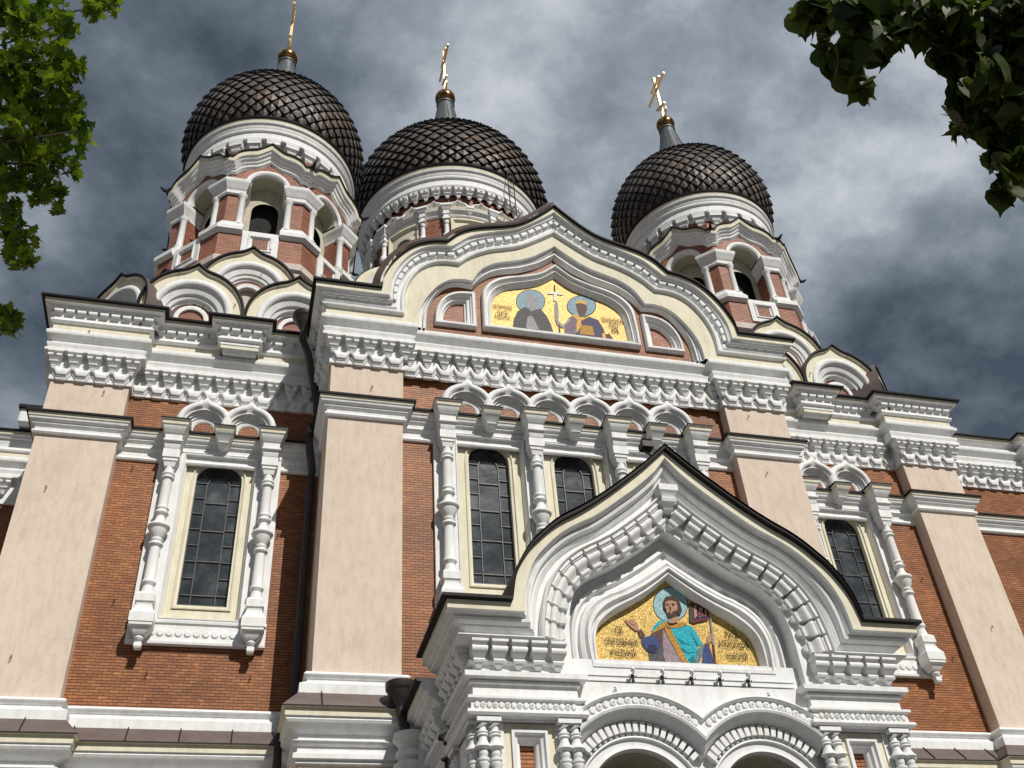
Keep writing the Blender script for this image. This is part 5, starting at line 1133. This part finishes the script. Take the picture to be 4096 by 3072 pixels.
# squinting scalloped pier between porch side and main wall
m.box(-4.35, -4.05, -.9, CW+.2, 0, 8.6, 'white')
m.lathe(-4.45, -.55, [(.12, 8.75), (.34, 8.72), (.36, 8.60), (.30, 8.55), (.22, 8.42), (.30, 8.36), (.30, 8.28), (.20, 8.22), (.34, 8.12), (.34, 8.04), (.22, 7.98), (.24, 7.85), (.36, 7.72), (.40, 7.60), (.30, 7.52), (.22, 7.40), (.34, 7.32), (.34, 7.24), (.22, 7.18), (.34, 7.08), (.34, 7.0), (.24, 6.92), (.26, 5.0), (.26, 0)], 14, 'white')
porch = m.build('porch', church, smooth=40)
# roof sheet of the porch
m = MB(); rws = [[(x, y, z+.11) for x, _, z in row(P0, P0, 0, 0)] for y in (-4.87, CW-.02)]; m.grid(rws, 'black_metal'); m.build('porch_roof', porch, smooth=40)
art('mosaic_icon', [(x, z) for x, _, z in mrow(F1, F1, 0, 0)], -3.74, 'gold_mosaic', PORCH_ART, PORCH_TXT, porch)
m = MB()
closed_loft(m, [mrow(F0, F1, t, y) for t, y in ((0, -3.80), (0, -3.95), (.10, -4.02), (.35, -4.03), (.46, -3.97), (.50, -3.92), (.58, -3.92), (.64, -3.97), (.80, -3.97), (.90, -3.90), (1.0, -3.86), (1.0, -3.72))], 'white'); m.build('icon_frame', porch, smooth=40)
# brackets under the ogee moulding
bm0 = MB()
def porch_bracket_mesh():
    m = MB(); F = lambda s_, o, l: (s_, -o, l)
    frusta(m, F, [(-.0, .145, .29), (-.05, .145, .29), (-.06, .13, .25), (-.09, .13, .24)], 'white')
    frusta(m, F, [(-.09, .115, .17), (-.105, .13, .225), (-.13, .138, .255), (-.17, .138, .26), (-.21, .132, .235), (-.245, .115, .18), (-.29, .095, .13)], 'white')
    frusta(m, F, [(-.29, .085, .11), (-.305, .10, .15), (-.335, .105, .165), (-.365, .095, .15), (-.375, .07, .12), (-.42, .055, .10), (-.445, .03, .07)], 'white')
    return m
pb0 = None
def pbracket(loc, rot):
    global pb0
    if pb0 is None:
        pb0 = porch_bracket_mesh().build('bracket', porch, loc, smooth=45); pb0.rotation_euler = rot
    else: dup(pb0, porch, loc, rot)
for s in (-1, 1):
    for (p, d) in list(along(P2, P2, 0, .345))[0:]:
        if math.hypot(p[0], p[1]-12.46) < .3 or p[1] < 9.15: continue
        ang = math.atan2(d[1], d[0]) if s > 0 else math.atan2(-d[1], d[0])
        # local -z must point inwards (towards the opening)
        pbracket((s*p[0], YF, p[1]), (0, -ang if s > 0 else -ang, 0))
    for i in range(5): pbracket((s*(3.93-i*.35), YF, 8.985), (0, 0, 0))
    for i in range(5): pbracket((s*HX, YF+.28+i*.35, 8.985), (0, 0, s*pi/2))
    for i in range(6): pbracket((s*(HX+.06), -2.1+i*.36, 8.53), (0, 0, s*pi/2))
m = MB(); F = lambda a, o, l: (a, YF-o, l)
frusta(m, F, [(12.36, .20, .46), (12.22, .20, .46), (12.16, .15, .40), (12.08, .14, .38), (12.06, .16, .41), (12.0, .15, .39), (11.98, .12, .34), (11.88, .10, .28), (11.86, .06, .2)], 'white'); m.build('keystone', porch, smooth=40)
# paired colonettes at the pedestal corners
def pcol_mesh():
    m = MB(); m.box(-.205, .205, -.10, .06, 7.62, 7.69, 'white')
    for s in (-1, 1):
        m.grid([[(s*.10+.10*e_*cos(2*pi*j/12), -.05*b_-.02, 7.62+.10*e_*(-abs(sin(pi*j/12))) if j else 7.62) for j in range(13)] for e_, b_ in ((1, 0), (1, 1), (.05, 1.2))], 'white')
        m.lathe(s*.105, 0, [(.05, 7.56), (.062, 7.52), (.06, 7.49), (.095, 7.47), (.10, 7.45), (.07, 7.435), (.095, 7.42), (.10, 7.40), (.07, 7.385), (.075, 7.33), (.10, 7.27), (.135, 7.235), (.14, 7.21), (.10, 7.19), (.07, 7.17), (.082, 7.12), (.075, 7.08), (.06, 7.06), (.10, 7.04), (.10, 7.0), (.07, 6.98), (.10, 6.96), (.10, 6.93), (.08, 6.9), (.08, 5.2)], 14, 'white')
    return m
pc0 = pcol_mesh().build('paired_colonette', porch, (-3.80, YF-.02, 0), smooth=35)
for x in (-2.42, 2.42, 3.80): dup(pc0, porch, (x, YF-.02, 0))
for s in (-1, 1):
    for y in (YF+.25, YF+1.5): dup(pc0, porch, (s*(HX+.02), y, 0), (0, 0, s*pi/2))
# small lamp bracket at the very top of the porch gable
m = MB(); m.tube([(-.12, -4.5, 13.12), (-.28, -4.5, 13.2), (-.32, -4.5, 13.36)], .025, 6, 'iron'); m.box(-.36, -.12, -4.62, -4.38, 13.28, 13.42, 'iron'); m.lathe(-.22, -4.5, [(.05, 13.42), (.12, 13.46), (.12, 13.52), (.02, 13.54)], 10, 'iron')
tag(m.build('floodlight', None, smooth=40), 'dark floodlight fixed beside the tip of the porch gable', 'floodlight')
# five swan-neck lamps under the porch icon
def lamp(x, label):
    o = empty('wall_lamp', (x, YF+.12, 8.56), label, 'lamp', 'lamps under the porch icon')
    m = MB(); m.tube([(0, .12, .0), (0, -.02, .0), (0, -.12, .03), (0, -.16, .08), (0, -.13, .12), (0, -.07, .12), (0, -.05, .08)], .022, 8, 'white'); m.build('lamp_arm', o, smooth=50)
    m = MB(); m.lathe(0, -.06, [(.01, .04), (.03, .03), (.038, .0), (.03, -.03), (.022, -.06), (.032, -.07), (.03, -.11), (.0, -.12)], 10, 'iron')
    for s in (-1, 1): m.tube([(s*.02, -.06, -.03), (s*.06, -.07, -.02), (s*.07, -.07, .01)], .009, 5, 'iron')
    m.build('lamp_head', o, smooth=50)
for x, q in ((-1.12, 'leftmost swan-neck lamp under the porch icon'), (-.56, 'second swan-neck lamp from the left under the porch icon'), (0, 'middle swan-neck lamp of five under the porch icon'), (.55, 'second swan-neck lamp from the right under the porch icon'), (1.11, 'rightmost swan-neck lamp under the porch icon')): lamp(x, q)

# ---- downpipes
def pipe(pts, r, head, lab, hr=.30):
    m = MB(); m.tube(pts, r, 14, 'pipe_metal')
    for i in range(1, len(pts)):
        a, b = Vector(pts[i-1]), Vector(pts[i]); l = (b-a).length
        if l > 2.2:
            for k_ in range(1, int(l/1.6)+1):
                c = a+(b-a)*(k_*1.6/l) if k_*1.6 < l else b
                m.tube([c-Vector((0, 0, .03)), c+Vector((0, 0, .03))], r*1.12, 14, 'pipe_metal')
    o = m.build('downpipe', church, smooth=45); tag(o, lab)
    if head:
        x, y, z = head; m = MB(); k = hr/.3
        m.lathe(x, y, [(.08*k, z-.52*k), (.12*k, z-.42*k), (.17*k, z-.34*k), (.26*k, z-.20*k), (.265*k, z-.17*k), (.285*k, z-.15*k), (.30*k, z-.13*k), (.31*k, z), (.29*k, z), (.27*k, z-.08*k)], 28, 'pipe_metal'); m.build('hopper_head', o, smooth=40)
        m = MB()
        for e_ in range(7):
            z_ = z-.50*k-e_*.07*k
        m.build('hopper_spout', o) if False else None
pipe([(-7.13, 1.28, 20.70), (-7.13, 1.30, 20.25), (-6.95, 1.45, 19.9), (-6.60, 1.78, 18.5), (-6.58, 1.80, 18.2), (-6.60, 1.80, 17.85), (-6.72, 1.60, 17.55), (-6.74, 1.50, 17.2), (-6.72, 1.55, 16.9), (-6.60, 1.85, 16.35), (-6.60, 1.88, 16.0), (-6.62, 1.88, 10.5), (-6.66, 1.7, 10.1), (-6.85, 1.2, 9.6), (-6.92, 1.0, 9.2), (-6.9, 1.35, 8.6), (-6.85, 1.5, 8.1), (-6.85, 1.5, .3)], .105, (-7.13, 1.28, 21.12), 'long brown downpipe in the corner left of the central pilaster', .33)
pipe([(-4.66, -.62, 9.38), (-4.66, -.62, 9.1), (-4.58, -.60, 8.85), (-4.40, -.52, 8.2), (-4.25, -.45, 7.6), (-4.25, -.45, .3)], .10, (-4.66, -.62, 9.72), 'short dark downpipe beside the left flank of the porch', .31)
# ---- little iron hooks left in the walls
hk = None
def hook(x, y, z):
    global hk
    if hk is None:
        m = MB(); m.tube([(0, .02, 0), (0, -.10, 0), (.0, -.13, -.02)], .012, 5, 'iron')
        m.tube([(.035*cos(t_), -.12, -.03+.04*sin(t_)) for t_ in [pi/2+2*pi*i/9 for i in range(9)]], .010, 4, 'iron'); m.tube([(.03*cos(t_), -.10, .045+.035*sin(t_)) for t_ in [-pi/2+1.6*pi*i/7 for i in range(8)]], .010, 4, 'iron')
        hk = m.build('wall_hook', church, (x, y, z), smooth=0); hk.scale = (.62, .62, .62)
    else: dup(hk, church, (x, y, z))
for q in [(-11.95, WP, 18.15), (-12.6, WP-.3, 19.85), (-12.7, WP, 15.2), (-12.5, WP, 11.0), (-10.95, WW, 16.2), (-10.75, WW, 12.6), (-9.8, WW, 10.9), (-7.6, WW, 10.9), (-7.28, WW, 14.6), (-7.3, WW, 18.1), (-5.35, CP, 17.75), (5.3, CP, 16.2), (5.2, CP, 18.1), (-1.5, YB, 8.27), (1.42, YB, 8.27), (12.3, WP, 13.0), (11.0, WW, 12.2), (10.9, WW, 14.6), (-9.95, 2.12, 21.75), (-7.1, 2.12, 21.75), (-3.9, CW, 19.0)]: hook(*q)
for s in (-1, 1):
    for x_, z_ in ((8.8-1.43-.9, 22.2), (8.8-1.43+.6, 22.65), (8.8+1.43-1.15, 21.7), (8.8+1.43+.5, 22.7), (8.8-.5, 24.1)): hook(s*x_, 1.85, z_)

# ------------------------------------------------------------------ trees
def leaf_shape(kind):
    if kind == 'maple':
        P = [(0, 0), (.10, .06), (.42, -.10), (.38, .06), (.55, .18), (.36, .24), (.50, .50), (.30, .44), (.30, .58), (.14, .48), (.12, .78), (.05, .74), (0, 1.0)]
        return P+[(-x, y) for x, y in P[1:-1]][::-1]
    P = [(0, 0.06), (.16, -.03), (.36, .08), (.45, .32), (.40, .56), (.24, .78), (.08, .92), (.0, 1.12)]
    return P+[(-x, y) for x, y in P[1:-1]][::-1]
def foliage(name, parent, clusters, kind, size, per, rnd, mat):
    m = MB(); tones = []; shp = leaf_shape(kind); twigs = MB()
    ctr = (0, .35)
    for cx, cy, cz, r in clusters:
        n = max(5, int(per*(r/.12)**2))
        for i in range(n):
            d = Vector((rnd.gauss(0, 1), rnd.gauss(0, 1), rnd.gauss(0, 1))).normalized()*(rnd.random()**.45)*r*1.05
            p = Vector((cx, cy, cz))+Vector((d.x, d.y*1.5, d.z))
            s_ = size*rnd.uniform(.65, 1.25)
            if kind == 'maple': ax = Vector((rnd.gauss(0, .7), rnd.gauss(0, .7), rnd.gauss(1.0, .35))).normalized()   # leaf blade normal, mostly level
            else: ax = Vector((rnd.gauss(0, .8), rnd.gauss(-.6, .8), rnd.gauss(.2, .5))).normalized()
            dn = Vector((rnd.gauss(0, .5), rnd.gauss(0, .5), -1.0 if kind != 'maple' else rnd.gauss(-.35, .4)))
            v_ = (dn-ax*dn.dot(ax)).normalized(); u_ = v_.cross(ax)
            fold = rnd.uniform(.1, .45); curl = rnd.uniform(.0, .35); tn = rnd.random(); tn = (tn, tn, tn)
            P3 = [p+(u_*x+v_*(y-.4)+ax*(abs(x)*fold-curl*y*y))*s_ for x, y in shp]; c3 = p+(v_*(ctr[1]-.4)-ax*curl*ctr[1]**2)*s_
            k = len(P3)
            for j in range(k): m.face((c3, P3[j], P3[(j+1) % k]), mat); tones.append(tn)
            if i % 3 == 0: twigs.tube([p-v_*.4*s_, Vector((cx, cy, cz))+d*.25], .0022, 3, 'bark', cap=False)
    m.tone = tones
    f = m.build(name, parent, smooth=0)
    return f, twigs
rnd = random.Random(11)
mt = empty('maple_tree', (-14.5, -13.0, 0), 'bright green maple whose pointed leaves hang in at the left edge', 'tree')
def rel(cl, o): return [(a-o[0], b-o[1], c, r) for a, b, c, r in cl]
ML = rel(MAPLE, (-14.5, -13.0)); f, tw_ = foliage('foliage', mt, ML, 'maple', .13, 23, rnd, 'maple_leaf')
m = MB(); m.tube([(0, 0, 0), (.05, .05, 3), (-.1, 0, 6), (.1, .1, 9.5)], [.30, .24, .18, .08], 10, 'bark'); m.build('trunk', mt, smooth=50)
def limb(mb_, root, tip, r, rnd):
    a, b = Vector(root), Vector(tip); l = (b-a).length
    pts = [a+(b-a)*t_+Vector((rnd.uniform(-1, 1), rnd.uniform(-1, 1), rnd.uniform(-.4, 1)))*l*.05*(1 if 0 < t_ < 1 else 0) for t_ in (0, .25, .5, .75, 1)]
    mb_.tube(pts, [r, r*.8, r*.6, r*.4, r*.2], 6, 'bark')
for q in ML[::3]: limb(tw_, (0, 0, max(3, q[2]-1.6)), q[:3], .035, rnd)
tw_.build('branches', mt, smooth=50)
lt = empty('linden_tree', (-3.0, -18.0, 0), 'dark leaved linden with blossom clusters overhanging the top right corner', 'tree')
LL = rel(LINDEN, (-3.0, -18.0)); f, tw_ = foliage('foliage', lt, LL, 'linden', .105, 78, rnd, 'linden_leaf')
m = MB(); m.tube([(1.2, -.4, 0), (1.2, -.35, 2), (1.1, -.3, 4.2), (.8, -.1, 6.6)], [.26, .2, .15, .07], 10, 'bark'); m.build('trunk', lt, smooth=50)
top_ = sorted(LL, key=lambda q: q[2])
for q in LL[::3]: limb(tw_, (q[0]+.25, q[1]+.1, q[2]+.5), q[:3], .006, rnd)
tp = max(q[2] for q in LL)
for q in (LL[2], LL[14], LL[20], LL[26]): limb(tw_, (1.0, -.2, 5.2), (q[0]+.25, q[1]+.1, max(q[2]+.5, tp+.25)), .02, rnd)
tw_.build('branches', lt, smooth=50)
m = MB()
for q in LL:
    for _ in range(3):
        c = Vector(q[:3])+Vector((rnd.uniform(-1, 1), rnd.uniform(-.6, .6), rnd.uniform(-1, .3)))*q[3]*.9
        for _ in range(12):
            d = Vector((rnd.gauss(0, 1), rnd.gauss(0, 1), rnd.gauss(-.4, 1))).normalized()*rnd.uniform(.008, .02); m.tube([c, c+d], [.0010, .0026], 3, 'blossom')
m.build('blossom', lt, smooth=0)
